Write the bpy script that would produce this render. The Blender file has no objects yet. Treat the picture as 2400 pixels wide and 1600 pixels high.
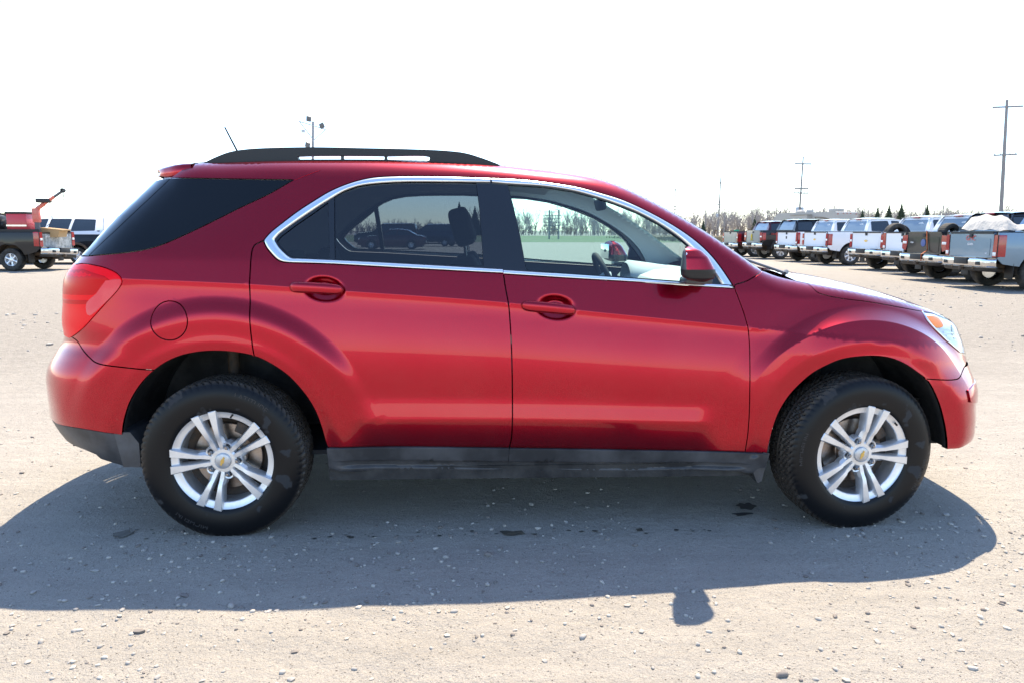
import bpy, bmesh, math, random
import numpy as np
from mathutils import Vector, Matrix, geometry
random.seed(7); RNG=np.random.default_rng(7)
SC=bpy.context.scene; COL=SC.collection
# ---------------------------------------------------------------- camera
CAM_POS=Vector((-0.2887,-4.0352,1.3471))
CAM_YAW,CAM_PITCH,CAM_ROLL=0.0417,0.1499,0.0029
cam=bpy.data.objects.new('camera',bpy.data.cameras.new('camera')); COL.objects.link(cam)
_f=Vector((math.sin(CAM_YAW)*math.cos(CAM_PITCH),math.cos(CAM_YAW)*math.cos(CAM_PITCH),-math.sin(CAM_PITCH)))
_r=Vector((math.cos(CAM_YAW),-math.sin(CAM_YAW),0)); _u=_r.cross(_f)
_r2=math.cos(CAM_ROLL)*_r+math.sin(CAM_ROLL)*_u; _u2=-math.sin(CAM_ROLL)*_r+math.cos(CAM_ROLL)*_u
_m=Matrix((_r2,_u2,-_f)).transposed().to_4x4(); _m.translation=CAM_POS
cam.matrix_world=_m
cam.data.sensor_width=36; cam.data.lens=25.674; cam.data.clip_start=.05; cam.data.clip_end=4000
SC.camera=cam
# ---------------------------------------------------------------- sky, sun, exposure
SUN_DIR=Vector((0.12,0.48,0.87)).normalized()          # from the ground towards the sun
SUN_EL=math.asin(SUN_DIR.z); SUN_ROT=math.atan2(SUN_DIR.x,SUN_DIR.y)
world=bpy.data.worlds.new('World'); SC.world=world; world.use_nodes=True
_nt=world.node_tree; _nt.nodes.clear()
_sky=_nt.nodes.new('ShaderNodeTexSky'); _sky.sky_type='NISHITA'; _sky.sun_disc=False
_sky.sun_elevation=SUN_EL; _sky.sun_rotation=SUN_ROT; _sky.altitude=600; _sky.air_density=1.0; _sky.dust_density=0.4; _sky.ozone_density=2.6
_bg=_nt.nodes.new('ShaderNodeBackground'); _bg.inputs['Strength'].default_value=0.15
_wo=_nt.nodes.new('ShaderNodeOutputWorld')
_nt.links.new(_sky.outputs[0],_bg.inputs[0]); _nt.links.new(_bg.outputs[0],_wo.inputs[0])
sun=bpy.data.objects.new('sun',bpy.data.lights.new('sun','SUN')); COL.objects.link(sun)
sun.data.energy=4.05; sun.data.angle=math.radians(.53); sun.data.color=(1.0,.875,.69)
sun.rotation_euler=SUN_DIR.to_track_quat('Z','Y').to_euler(); sun.location=(0,0,30)
SC.view_settings.view_transform='Standard'; SC.view_settings.look='None'; SC.view_settings.gamma=1
SC.view_settings.use_curve_mapping=False; SC.view_settings.exposure=1.55
SC.render.engine='CYCLES'
SC.cycles.use_denoising=True
SC.cycles.max_bounces=10; SC.cycles.transparent_max_bounces=24; SC.cycles.glossy_bounces=5; SC.cycles.diffuse_bounces=3
SC.cycles.sample_clamp_indirect=8
# ---------------------------------------------------------------- materials
MAT={}
def principled(name,col,rough=.5,metal=0,coat=0,coat_rough=.03,spec=.5,bump=None,var=None,trans=0,ior=1.45,emis=None):
    """bump=(scale,strength,distance)  var=(scale,amount,second colour)"""
    m=bpy.data.materials.new(name); m.use_nodes=True; nt=m.node_tree; b=nt.nodes['Principled BSDF']
    b.inputs['Base Color'].default_value=(*col,1); b.inputs['Roughness'].default_value=rough; b.inputs['Metallic'].default_value=metal
    b.inputs['Coat Weight'].default_value=coat; b.inputs['Coat Roughness'].default_value=coat_rough
    b.inputs['Specular IOR Level'].default_value=spec; b.inputs['Transmission Weight'].default_value=trans; b.inputs['IOR'].default_value=ior
    tc=nt.nodes.new('ShaderNodeTexCoord')
    if var:
        n=nt.nodes.new('ShaderNodeTexNoise'); n.inputs['Scale'].default_value=var[0]; n.inputs['Detail'].default_value=5; n.inputs['Roughness'].default_value=.6
        nt.links.new(tc.outputs['Object'],n.inputs['Vector'])
        mp=nt.nodes.new('ShaderNodeMapRange'); mp.inputs[1].default_value=.38; mp.inputs[2].default_value=.66; mp.inputs[3].default_value=0; mp.inputs[4].default_value=var[1]
        nt.links.new(n.outputs['Fac'],mp.inputs[0])
        mx=nt.nodes.new('ShaderNodeMix'); mx.data_type='RGBA'; mx.inputs[6].default_value=(*col,1); mx.inputs[7].default_value=(*var[2],1)
        nt.links.new(mp.outputs[0],mx.inputs[0]); nt.links.new(mx.outputs[2],b.inputs['Base Color'])
    if bump:
        n=nt.nodes.new('ShaderNodeTexNoise'); n.inputs['Scale'].default_value=bump[0]; n.inputs['Detail'].default_value=3
        nt.links.new(tc.outputs['Object'],n.inputs['Vector'])
        bp=nt.nodes.new('ShaderNodeBump'); bp.inputs['Strength'].default_value=bump[1]; bp.inputs['Distance'].default_value=bump[2]
        nt.links.new(n.outputs['Fac'],bp.inputs['Height']); nt.links.new(bp.outputs[0],b.inputs['Normal'])
    MAT[name]=m; return m
def thin_glass(name,tint,rough=0.0,dirt=0.0,refl=1.7):
    m=bpy.data.materials.new(name); m.use_nodes=True; nt=m.node_tree; nt.nodes.clear()
    o=nt.nodes.new('ShaderNodeOutputMaterial'); t=nt.nodes.new('ShaderNodeBsdfTransparent'); t.inputs[0].default_value=(*tint,1)
    g=nt.nodes.new('ShaderNodeBsdfGlossy'); g.inputs['Roughness'].default_value=rough; f=nt.nodes.new('ShaderNodeFresnel'); f.inputs['IOR'].default_value=1.5
    mul=nt.nodes.new('ShaderNodeMath'); mul.operation='MULTIPLY'; mul.inputs[1].default_value=refl; mul.use_clamp=True
    nt.links.new(f.outputs[0],mul.inputs[0])
    mx=nt.nodes.new('ShaderNodeMixShader'); nt.links.new(mul.outputs[0],mx.inputs[0]); nt.links.new(t.outputs[0],mx.inputs[1]); nt.links.new(g.outputs[0],mx.inputs[2])
    last=mx
    if dirt:
        d=nt.nodes.new('ShaderNodeBsdfDiffuse'); d.inputs[0].default_value=(.5,.5,.48,1); tc=nt.nodes.new('ShaderNodeTexCoord')
        n=nt.nodes.new('ShaderNodeTexNoise'); n.inputs['Scale'].default_value=7; n.inputs['Detail'].default_value=6; nt.links.new(tc.outputs['Object'],n.inputs['Vector'])
        mp=nt.nodes.new('ShaderNodeMapRange'); mp.inputs[1].default_value=.4; mp.inputs[2].default_value=.75; mp.inputs[4].default_value=dirt
        nt.links.new(n.outputs['Fac'],mp.inputs[0]); m2=nt.nodes.new('ShaderNodeMixShader')
        nt.links.new(mp.outputs[0],m2.inputs[0]); nt.links.new(mx.outputs[0],m2.inputs[1]); nt.links.new(d.outputs[0],m2.inputs[2]); last=m2
    nt.links.new(last.outputs[0],o.inputs[0]); MAT[name]=m; return m
def car_paint(name,col,metal=.75,rough=.34,coat_rough=.015,flake=True,dust=.05,dustcol=(.45,.38,.3)):
    m=principled(name,col,rough,metal,1.0,coat_rough); nt=m.node_tree; nt.nodes['Principled BSDF'].inputs['Coat IOR'].default_value=1.36; b=nt.nodes['Principled BSDF']
    tc=nt.nodes.new('ShaderNodeTexCoord')
    if flake:      # fine metallic flake and a trace of orange peel
        n=nt.nodes.new('ShaderNodeTexNoise'); n.inputs['Scale'].default_value=900; n.inputs['Detail'].default_value=1; nt.links.new(tc.outputs['Object'],n.inputs['Vector'])
        bp=nt.nodes.new('ShaderNodeBump'); bp.inputs['Strength'].default_value=.06; bp.inputs['Distance'].default_value=.001
        nt.links.new(n.outputs['Fac'],bp.inputs['Height']); nt.links.new(bp.outputs[0],b.inputs['Normal'])
    if dust:       # road dust, thicker low down on the body
        n=nt.nodes.new('ShaderNodeTexNoise'); n.inputs['Scale'].default_value=3.2; n.inputs['Detail'].default_value=8; n.inputs['Roughness'].default_value=.65
        nt.links.new(tc.outputs['Object'],n.inputs['Vector'])
        s=nt.nodes.new('ShaderNodeSeparateXYZ'); nt.links.new(tc.outputs['Object'],s.inputs[0])
        h=nt.nodes.new('ShaderNodeMapRange'); h.inputs[1].default_value=1.0; h.inputs[2].default_value=.3; h.inputs[3].default_value=.25; h.inputs[4].default_value=1
        nt.links.new(s.outputs['Z'],h.inputs[0])
        mp=nt.nodes.new('ShaderNodeMapRange'); mp.inputs[1].default_value=.42; mp.inputs[2].default_value=.72; mp.inputs[4].default_value=dust
        nt.links.new(n.outputs['Fac'],mp.inputs[0])
        mu=nt.nodes.new('ShaderNodeMath'); mu.operation='MULTIPLY'; nt.links.new(mp.outputs[0],mu.inputs[0]); nt.links.new(h.outputs[0],mu.inputs[1])
        mx=nt.nodes.new('ShaderNodeMix'); mx.data_type='RGBA'; mx.inputs[6].default_value=(*col,1); mx.inputs[7].default_value=(*dustcol,1)
        nt.links.new(mu.outputs[0],mx.inputs[0]); nt.links.new(mx.outputs[2],b.inputs['Base Color'])
        m2=nt.nodes.new('ShaderNodeMapRange'); m2.inputs[1].default_value=0; m2.inputs[2].default_value=.2; m2.inputs[3].default_value=coat_rough; m2.inputs[4].default_value=coat_rough+.12
        nt.links.new(mu.outputs[0],m2.inputs[0]); nt.links.new(m2.outputs[0],b.inputs['Coat Roughness'])
    return m
car_paint('red_paint',(.345,.0008,.015),.965,.26,.022,dust=.03)
principled('chrome',(.78,.80,.83),.12,1)
principled('satin_chrome',(.86,.88,.90),.28,1)
principled('black_plastic',(.030,.031,.034),.42,bump=(260,.25,.0008),var=(6,.8,(.085,.088,.095)))
principled('black_trim',(.006,.007,.009),.16,coat=.6)
principled('black_rubber',(.012,.012,.012),.7)
thin_glass('clear_glass',(.66,.83,.83))
thin_glass('windscreen_glass',(.80,.90,.89),refl=.28)
thin_glass('tinted_glass',(.27,.31,.35))
thin_glass('lens_glass',(.97,.98,.99),refl=.55)
principled('privacy_glass',(.002,.003,.004),.02,spec=.42)
principled('alloy',(.74,.75,.77),.38,.75,coat=.5,coat_rough=.12,var=(14,.35,(.42,.43,.45)))
principled('alloy_dark',(.06,.06,.065),.5,.3)
principled('brake_steel',(.34,.30,.27),.32,1,var=(22,.6,(.16,.10,.07)))
principled('cast_iron',(.05,.042,.036),.75,var=(30,.7,(.12,.07,.04)))
principled('nut_chrome',(.30,.30,.31),.18,1)
principled('gold_badge',(.62,.42,.12),.32,.6)
principled('cap_silver',(.55,.56,.58),.4,.7,var=(60,.6,(.35,.35,.36)))
principled('tail_red',(.90,.004,.012),.22,spec=.14)
principled('tail_dark',(.60,.003,.008),.2,spec=.14)
principled('rail_black',(.010,.011,.013),.45,bump=(200,.2,.0008))
principled('reflector_red',(.78,.03,.05),.30,coat=.3,bump=(420,.8,.002))
principled('lamp_bowl',(.90,.93,.96),.35,.15)
principled('dark_projector',(.10,.12,.14),.15,coat=1)
principled('amber',(1.0,.30,.01),.35,coat=.2,spec=.2,bump=(300,.3,.001))
principled('liner',(.012,.012,.013),.8,var=(6,.8,(.06,.058,.055)),bump=(40,.5,.004))
principled('interior_dark',(.02,.021,.024),.75)
principled('interior_grey',(.52,.54,.55),.7)
principled('interior_light',(.62,.63,.62),.7)
principled('seat_cloth',(.025,.026,.03),.9,bump=(300,.3,.001))
principled('mirror_glass',(.8,.82,.85),.02,1)
def tyre_material():
    m=principled('tyre_rubber',(.013,.013,.014),.6,spec=.28); nt=m.node_tree; b=nt.nodes['Principled BSDF']
    tc=nt.nodes.new('ShaderNodeTexCoord'); n=nt.nodes.new('ShaderNodeTexNoise'); n.inputs['Scale'].default_value=9; n.inputs['Detail'].default_value=3; n.inputs['Roughness'].default_value=.45
    nt.links.new(tc.outputs['Object'],n.inputs['Vector'])
    r=nt.nodes.new('ShaderNodeValToRGB'); r.color_ramp.elements[0].position=.60; r.color_ramp.elements[1].position=.625
    nt.links.new(n.outputs['Fac'],r.inputs[0])
    # dressing that has worn off in islands on the side wall, dust on the tread
    s=nt.nodes.new('ShaderNodeSeparateXYZ'); nt.links.new(tc.outputs['Object'],s.inputs[0])
    l=nt.nodes.new('ShaderNodeVectorMath'); l.operation='LENGTH'; cb=nt.nodes.new('ShaderNodeCombineXYZ')
    nt.links.new(s.outputs['X'],cb.inputs[0]); nt.links.new(s.outputs['Z'],cb.inputs[2]); nt.links.new(cb.outputs[0],l.inputs[0])
    d=nt.nodes.new('ShaderNodeMapRange'); d.inputs[1].default_value=.342; d.inputs[2].default_value=.354; nt.links.new(l.outputs['Value'],d.inputs[0])
    mx=nt.nodes.new('ShaderNodeMix'); mx.data_type='RGBA'; mx.inputs[6].default_value=(.0045,.0048,.006,1); mx.inputs[7].default_value=(.030,.031,.034,1); nt.links.new(r.outputs[0],mx.inputs[0])
    n2=nt.nodes.new('ShaderNodeTexNoise'); n2.inputs['Scale'].default_value=60; nt.links.new(tc.outputs['Object'],n2.inputs['Vector'])
    mm=nt.nodes.new('ShaderNodeMath'); mm.operation='MULTIPLY'; nt.links.new(d.outputs[0],mm.inputs[0]); nt.links.new(n2.outputs['Fac'],mm.inputs[1])
    mx2=nt.nodes.new('ShaderNodeMix'); mx2.data_type='RGBA'; mx2.inputs[7].default_value=(.075,.062,.050,1); nt.links.new(mm.outputs[0],mx2.inputs[0]); nt.links.new(mx.outputs[2],mx2.inputs[6])
    nt.links.new(mx2.outputs[2],b.inputs['Base Color'])
    rr=nt.nodes.new('ShaderNodeMapRange'); rr.inputs[3].default_value=.38; rr.inputs[4].default_value=.75; nt.links.new(r.outputs[0],rr.inputs[0]); nt.links.new(rr.outputs[0],b.inputs['Roughness'])
tyre_material()
# ---------------------------------------------------------------- mesh helpers
class MB:
    """collects vertices, faces and vertex normals; build() links them as one mesh object"""
    def __init__(s): s.v=[];s.n=[];s.f=[];s.m=[];s.mi=0
    def add(s,verts,faces,normals=None):
        o=len(s.v); s.v+= [tuple(map(float,p)) for p in verts]
        s.n+= ([tuple(map(float,p)) for p in normals] if normals is not None else [(0,0,0)]*len(verts))
        s.f+= [tuple(o+i for i in f) for f in faces]; s.m+=[s.mi]*len(faces); return s
    def box(s,c,d,rot=None,bev=0):
        bm=bmesh.new(); bmesh.ops.create_cube(bm,size=1)
        for v in bm.verts: v.co=Vector((v.co.x*d[0],v.co.y*d[1],v.co.z*d[2]))
        if bev: bmesh.ops.bevel(bm,geom=bm.edges[:],offset=bev,segments=2,affect='EDGES',profile=.5)
        M=Matrix.Translation(c) @ (rot.to_4x4() if rot is not None else Matrix())
        bm.transform(M); return s.bm(bm)
    def bm(s,bm):
        bm.verts.index_update(); s.add([v.co[:] for v in bm.verts],[[v.index for v in f.verts] for f in bm.faces]); bm.free(); return s
    def tube(s,pts,r,n=8,caps=True):
        pts=[Vector(p) for p in pts]; rs=r if isinstance(r,(list,tuple)) else [r]*len(pts); V=[];F=[]
        up=Vector((0,0,1))
        for i,p in enumerate(pts):
            t=(pts[min(i+1,len(pts)-1)]-pts[max(i-1,0)]).normalized()
            a=t.cross(up if abs(t.dot(up))<.95 else Vector((1,0,0))).normalized(); b=t.cross(a)
            for k in range(n):
                w=2*math.pi*k/n; V.append(p+rs[i]*(math.cos(w)*a+math.sin(w)*b))
        for i in range(len(pts)-1):
            for k in range(n): F.append((i*n+k,i*n+(k+1)%n,(i+1)*n+(k+1)%n,(i+1)*n+k))
        if caps: F.append(tuple(range(n-1,-1,-1))); F.append(tuple((len(pts)-1)*n+k for k in range(n)))
        return s.add(V,F)
    def lathe(s,prof,n=64,axis='y',center=(0,0,0),closed=False):
        """prof: (radius, along axis)"""
        V=[];F=[];m=len(prof)
        for k in range(n):
            w=2*math.pi*k/n;c,q=math.cos(w),math.sin(w)
            for r,a in prof:
                p={'y':(r*c,a,r*q),'z':(r*c,r*q,a),'x':(a,r*c,r*q)}[axis]
                V.append((p[0]+center[0],p[1]+center[1],p[2]+center[2]))
        for k in range(n):
            for j in range(m-1 if not closed else m):
                a,b=k*m+j,k*m+(j+1)%m;c,d=((k+1)%n)*m+(j+1)%m,((k+1)%n)*m+j
                F.append((a,b,c,d))
        return s.add(V,F)
    def grid(s,P,close_u=False,flip=False,normals=None):
        P=np.asarray(P);nu,nv=P.shape[:2];F=[]
        for i in range(nu-1 if not close_u else nu):
            for j in range(nv-1):
                q=(i*nv+j,((i+1)%nu)*nv+j,((i+1)%nu)*nv+j+1,i*nv+j+1); F.append(q[::-1] if flip else q)
        return s.add(P.reshape(-1,3),F,None if normals is None else np.asarray(normals).reshape(-1,3))
    def prism(s,poly,y0,y1,plane='xz',holes=()):
        """extrude a 2-D polygon between two depths"""
        V,T=tri_fill(poly,holes)
        n=len(V)
        def pt(p,d): return {'xz':(p[0],d,p[1]),'yz':(d,p[0],p[1]),'xy':(p[0],p[1],d)}[plane]
        s.add([pt(p,y0) for p in V]+[pt(p,y1) for p in V],[t for t in T]+[tuple(n+i for i in t[::-1]) for t in T])
        for lp in [poly]+list(holes):
            k=len(lp); s.add([pt(p,y0) for p in lp]+[pt(p,y1) for p in lp],[(i,(i+1)%k,k+(i+1)%k,k+i) for i in range(k)])
        return s
    def mesh(s,name,mats,smooth=40):
        me=bpy.data.meshes.new(name); me.from_pydata(s.v,[],s.f)
        for m in (mats if isinstance(mats,(list,tuple)) else [mats]): me.materials.append(MAT[m] if isinstance(m,str) else m)
        if any(s.m): me.polygons.foreach_set('material_index',s.m)
        N=np.array(s.n)
        has=np.abs(N).sum(1)>0
        if has.any():
            me.polygons.foreach_set('use_smooth',[True]*len(me.polygons))
            if not has.all():
                vn=np.zeros(len(s.v)*3);me.vertices.foreach_get('normal',vn);vn=vn.reshape(-1,3);N[~has]=vn[~has]
            me.normals_split_custom_set_from_vertices([tuple(x) for x in N])
        else:
            fix_normals(me)
            if smooth:
                me.polygons.foreach_set('use_smooth',[True]*len(me.polygons))
                if smooth<180: me.set_sharp_from_angle(angle=math.radians(smooth))
        me.update(); return me
    def build(s,name,mats,parent=None,smooth=40,loc=None):
        return link(name,s.mesh(name,mats,smooth),parent,loc)
def fix_normals(me):
    bm=bmesh.new(); bm.from_mesh(me); bmesh.ops.recalc_face_normals(bm,faces=bm.faces[:]); bm.to_mesh(me); bm.free()
def link(name,me,parent=None,loc=None):
    o=bpy.data.objects.new(name,me); COL.objects.link(o)
    if parent is not None: o.parent=parent
    if loc is not None: o.location=loc
    return o
def empty(name,loc=(0,0,0),rz=0,parent=None):
    o=bpy.data.objects.new(name,None); COL.objects.link(o); o.location=loc; o.rotation_euler=(0,0,rz); o.empty_display_size=.3
    if parent is not None: o.parent=parent
    return o
def tag(o,label=None,cat=None,group=None,kind=None):
    if label: o['label']=label
    if cat: o['category']=cat
    if group: o['group']=group
    if kind: o['kind']=kind
    return o
def copy_tree(o,parent=None):
    c=o.copy(); COL.objects.link(c); c.parent=parent
    for ch in o.children: copy_tree(ch,c)
    return c
# polygons in a plane
def dense(poly,step,closed=True):
    out=[];n=len(poly)
    for i in range(n if closed else n-1):
        a=np.array(poly[i],float);b=np.array(poly[(i+1)%n],float);d=np.linalg.norm(b-a)
        k=max(1,int(math.ceil(d/step)))
        for j in range(k): out.append(tuple(a+(b-a)*j/k))
    if not closed: out.append(tuple(poly[-1]))
    return out
def curve(pts,step=.02):
    """smooth curve (centripetal Catmull-Rom) through traced points"""
    P=np.array(pts,float)
    if len(P)<3: return dense(pts,step,False)
    P=np.vstack([2*P[0]-P[1],P,2*P[-1]-P[-2]]);out=[]
    for i in range(1,len(P)-2):
        p0,p1,p2,p3=P[i-1:i+3]
        t0=0;t1=t0+max(np.linalg.norm(p1-p0),1e-5)**.5;t2=t1+max(np.linalg.norm(p2-p1),1e-5)**.5;t3=t2+max(np.linalg.norm(p3-p2),1e-5)**.5
        k=max(1,int(math.ceil(np.linalg.norm(p2-p1)/step)))
        for j in range(k):
            t=t1+(t2-t1)*j/k
            a1=(t1-t)/(t1-t0)*p0+(t-t0)/(t1-t0)*p1;a2=(t2-t)/(t2-t1)*p1+(t-t1)/(t2-t1)*p2;a3=(t3-t)/(t3-t2)*p2+(t-t2)/(t3-t2)*p3
            b1=(t2-t)/(t2-t0)*a1+(t-t0)/(t2-t0)*a2;b2=(t3-t)/(t3-t1)*a2+(t-t1)/(t3-t1)*a3
            out.append(tuple((t2-t)/(t2-t1)*b1+(t-t1)/(t2-t1)*b2))
    out.append(tuple(P[-2])); return out
def area(poly):
    a=np.array(poly);x,y=a[:,0],a[:,1]; return .5*float(np.sum(x*np.roll(y,-1)-np.roll(x,-1)*y))
def clean(poly,eps=1e-4):
    out=[]
    for p in poly:
        if not out or math.hypot(p[0]-out[-1][0],p[1]-out[-1][1])>eps: out.append(tuple(p))
    if math.hypot(out[0][0]-out[-1][0],out[0][1]-out[-1][1])<eps: out.pop()
    return out
def inset(poly,d):
    """move every vertex inwards by d"""
    if not d: return list(poly)
    a=np.array(poly); s=1 if area(poly)>0 else -1
    e1=a-np.roll(a,1,0); e2=np.roll(a,-1,0)-a
    n1=np.stack([-e1[:,1],e1[:,0]],1)/np.maximum(np.linalg.norm(e1,axis=1,keepdims=True),1e-9)
    n2=np.stack([-e2[:,1],e2[:,0]],1)/np.maximum(np.linalg.norm(e2,axis=1,keepdims=True),1e-9)
    n=(n1+n2)/np.maximum(1+(n1*n2).sum(1,keepdims=True),.45)
    return [tuple(p) for p in a+s*d*n]
def inside(pts,poly):
    pts=np.asarray(pts);a=np.asarray(poly);b=np.roll(a,-1,0);res=np.zeros(len(pts),bool)
    for (x1,y1),(x2,y2) in zip(a,b):
        if y1==y2: continue
        c=((y1>pts[:,1])!=(y2>pts[:,1]))&(pts[:,0]<(x2-x1)*(pts[:,1]-y1)/(y2-y1)+x1)
        res^=c
    return res
def tri_fill(poly,holes=(),inner=()):
    loops=[list(poly)]+[list(h) for h in holes]; V=[];E=[]
    for lp in loops:
        o=len(V); V+=lp; E+=[(o+i,o+(i+1)%len(lp)) for i in range(len(lp))]
    V=V+list(inner)
    vo,eo,fo,*_=geometry.delaunay_2d_cdt([Vector(p) for p in V],E,[],0,1e-6)
    vo=np.array([tuple(p) for p in vo]); fo=[tuple(f) for f in fo]
    if not fo: return [tuple(p) for p in vo],[]
    c=np.array([vo[list(f)].mean(0) for f in fo]); k=inside(c,poly)
    for h in holes: k&=~inside(c,h)
    return [tuple(p) for p in vo],[f for f,q in zip(fo,k) if q]
def fill_points(poly,holes,res):
    a=np.array(poly);x0,z0=a.min(0);x1,z1=a.max(0)
    gx,gz=np.meshgrid(np.arange(x0+res*.5,x1,res),np.arange(z0+res*.5,z1,res)); gx=gx+((np.arange(gx.shape[0])%2)*res*.5)[:,None]
    g=np.stack([gx.ravel(),gz.ravel()],1); k=inside(g,poly)
    for h in holes: k&=~inside(g,h)
    g=g[k]; b=np.array(list(poly)+[p for h in holes for p in h])
    if len(g):
        d=np.full(len(g),9.)
        for i in range(0,len(b),200): d=np.minimum(d,np.sqrt(((g[:,None]-b[None,i:i+200])**2).sum(-1)).min(1))
        g=g[d>res*.45]
    return g
def text_mesh(body,size,extrude=.002,align='CENTER'):
    cu=bpy.data.curves.new('lettering','FONT'); cu.body=body; cu.size=size; cu.extrude=extrude; cu.align_x=align; cu.align_y='CENTER'; cu.resolution_u=3
    o=bpy.data.objects.new('lettering',cu); COL.objects.link(o); dg=bpy.context.evaluated_depsgraph_get(); dg.update()
    me=bpy.data.meshes.new_from_object(o.evaluated_get(dg)); bpy.data.objects.remove(o); bpy.data.curves.remove(cu); return me
def _tab(pts):
    a=np.array(pts,float); return lambda x: np.interp(x,a[:,0],a[:,1])
def smooth_tab(pts):
    # monotone-ish cubic (Catmull-Rom on non uniform knots)
    a=np.array(pts,float);X=a[:,0];Yv=a[:,1]
    h=np.diff(X);d=np.diff(Yv)/h
    m=np.zeros(len(X));m[1:-1]=(d[:-1]*h[1:]+d[1:]*h[:-1])/(h[1:]+h[:-1]);m[0]=d[0];m[-1]=d[-1]
    def f(x):
        x=np.clip(np.asarray(x,float),X[0],X[-1])
        i=np.clip(np.searchsorted(X,x)-1,0,len(X)-2)
        t=(x-X[i])/h[i]
        t2=t*t;t3=t2*t
        return (2*t3-3*t2+1)*Yv[i]+(t3-2*t2+t)*h[i]*m[i]+(-2*t3+3*t2)*Yv[i+1]+(t3-t2)*h[i]*m[i+1]
    return f
def sstep(a,b,x):
    t=np.clip((x-a)/(b-a),0,1);return t*t*(3-2*t)
DENTS=[(-.965,1.098),(.035,1.018)]
WB=2.857;ZW=0.347
z_low=smooth_tab([(-2.5,.55),(-1,.53),(0,.522),(.7,.505),(2.4,.49)])
z_crease=smooth_tab([(-2.5,1.165),(-1.8,1.14),(-1.26,1.117),(-.86,1.088),(-.17,1.037),(.13,1.005),(.87,.93),(1.4,.87),(2.4,.80)])
z_belt=smooth_tab([(-2.5,1.27),(-1.146,1.21),(-.2,1.16),(.43,1.122),(.83,1.095),(1.5,1.04),(2.4,.97)])
z_top=smooth_tab([(-2.5,1.58),(-1.9,1.595),(-1.75,1.613),(-1.62,1.645),(-1.45,1.653),(-1.27,1.66),(-1,1.664),(-0.7,1.665),(-0.343,1.656),(-0.12,1.639),(0,1.626),(0.131,1.611),(0.268,1.585),(0.371,1.549),(0.476,1.498),(0.617,1.421),(0.75,1.34),(0.88,1.25),(1,1.171),(1.05,1.152),(1.16,1.124),(1.3,1.098),(1.5,1.062),(1.7,1.022),(1.88,0.975),(2.02,0.925),(2.15,0.86),(2.4,0.8)])
r_top=smooth_tab([(-2.5,.07),(-1.6,.07),(.2,.07),(.6,.06),(.9,.055),(1.1,.08),(1.25,.06),(1.4,.045),(1.6,.05),(2.4,.075)])
# side section between low band and crease: upward tilt (deg) of the surface normal against s
_s=np.linspace(0,1,401)
_th=np.interp(_s,[0,.014,.03,.12,.165,.21,.28,.4,.5,.6,.72,.86,.93,.965,.985,1.],[-6,6.4,7.7,7.9,6.0,0,-1,1.5,4,6,7.6,8.2,6,2.5,1,1])
_mid=np.concatenate([[0],np.cumsum(np.tan(np.radians((_th[1:]+_th[:-1])/2))*np.diff(_s))])
_mid=_mid[-1]-_mid           # outward offset relative to the crease, per unit height
_th2=np.interp(_s,[0,.2,.28,.4,.5,.6,.72,.86,.93,.965,.985,1.],[-4,-2,-1,1.5,4,6,7.6,8.2,6,2.5,1,1])
_mid2=np.concatenate([[0],np.cumsum(np.tan(np.radians((_th2[1:]+_th2[:-1])/2))*np.diff(_s))])
_mid2=_mid2[-1]-_mid2
H0=.52
# rear / front end at the centre line
XR=[(0.2,-2.125),(0.28,-2.225),(0.35,-2.341),(0.45,-2.417),(0.55,-2.446),(0.63,-2.443),(0.71,-2.428),(0.79,-2.378),(0.84,-2.342),(0.93,-2.34),(1,-2.329),(1.14,-2.292),(1.2,-2.238),(1.25,-2.185),(1.33,-2.109),(1.41,-2.043),(1.5,-1.959),(1.58,-1.892),(1.66,-1.882)]
XF=[(0.2,2.117),(0.29,2.187),(0.37,2.243),(0.44,2.238),(0.53,2.231),(0.6,2.243),(0.65,2.242),(0.7,2.238),(0.72,2.236),(0.79,2.229),(0.84,2.215),(0.9,2.2),(0.94,2.165),(1,2.105),(1.2,1.925),(1.7,1.925)]
x_rear=smooth_tab(XR);x_front=smooth_tab(XF)
l_rear=smooth_tab([(.2,.62),(1.1,.62),(1.3,.42),(1.7,.36)])
l_front=smooth_tab([(.2,.60),(.60,.60),(.76,.88),(.9,.95),(1.7,.95)])
def flare(x,z,xc,kind):
    r=np.hypot(x-xc,z-ZW)
    an=np.degrees(np.arctan2(z-ZW,x-xc))
    if kind=='r':
        a=(.017*sstep(.725,.645,r)-.006*sstep(.64,.55,r))*sstep(8,52,an)*sstep(174,135,an)
    else:
        A=.004+.046*sstep(150,98,an)*sstep(26,66,an)
        u=np.clip((.672-r)/.060,0,1)
        side=sstep(165,115,an)
        a=A*side*u**1.6+.013*sstep(.74,.47,r)
    lip=-.010*sstep(.535,.455,r)
    # fade out low down, where the flare runs into the sill and the bumpers
    return (a+lip)
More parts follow.
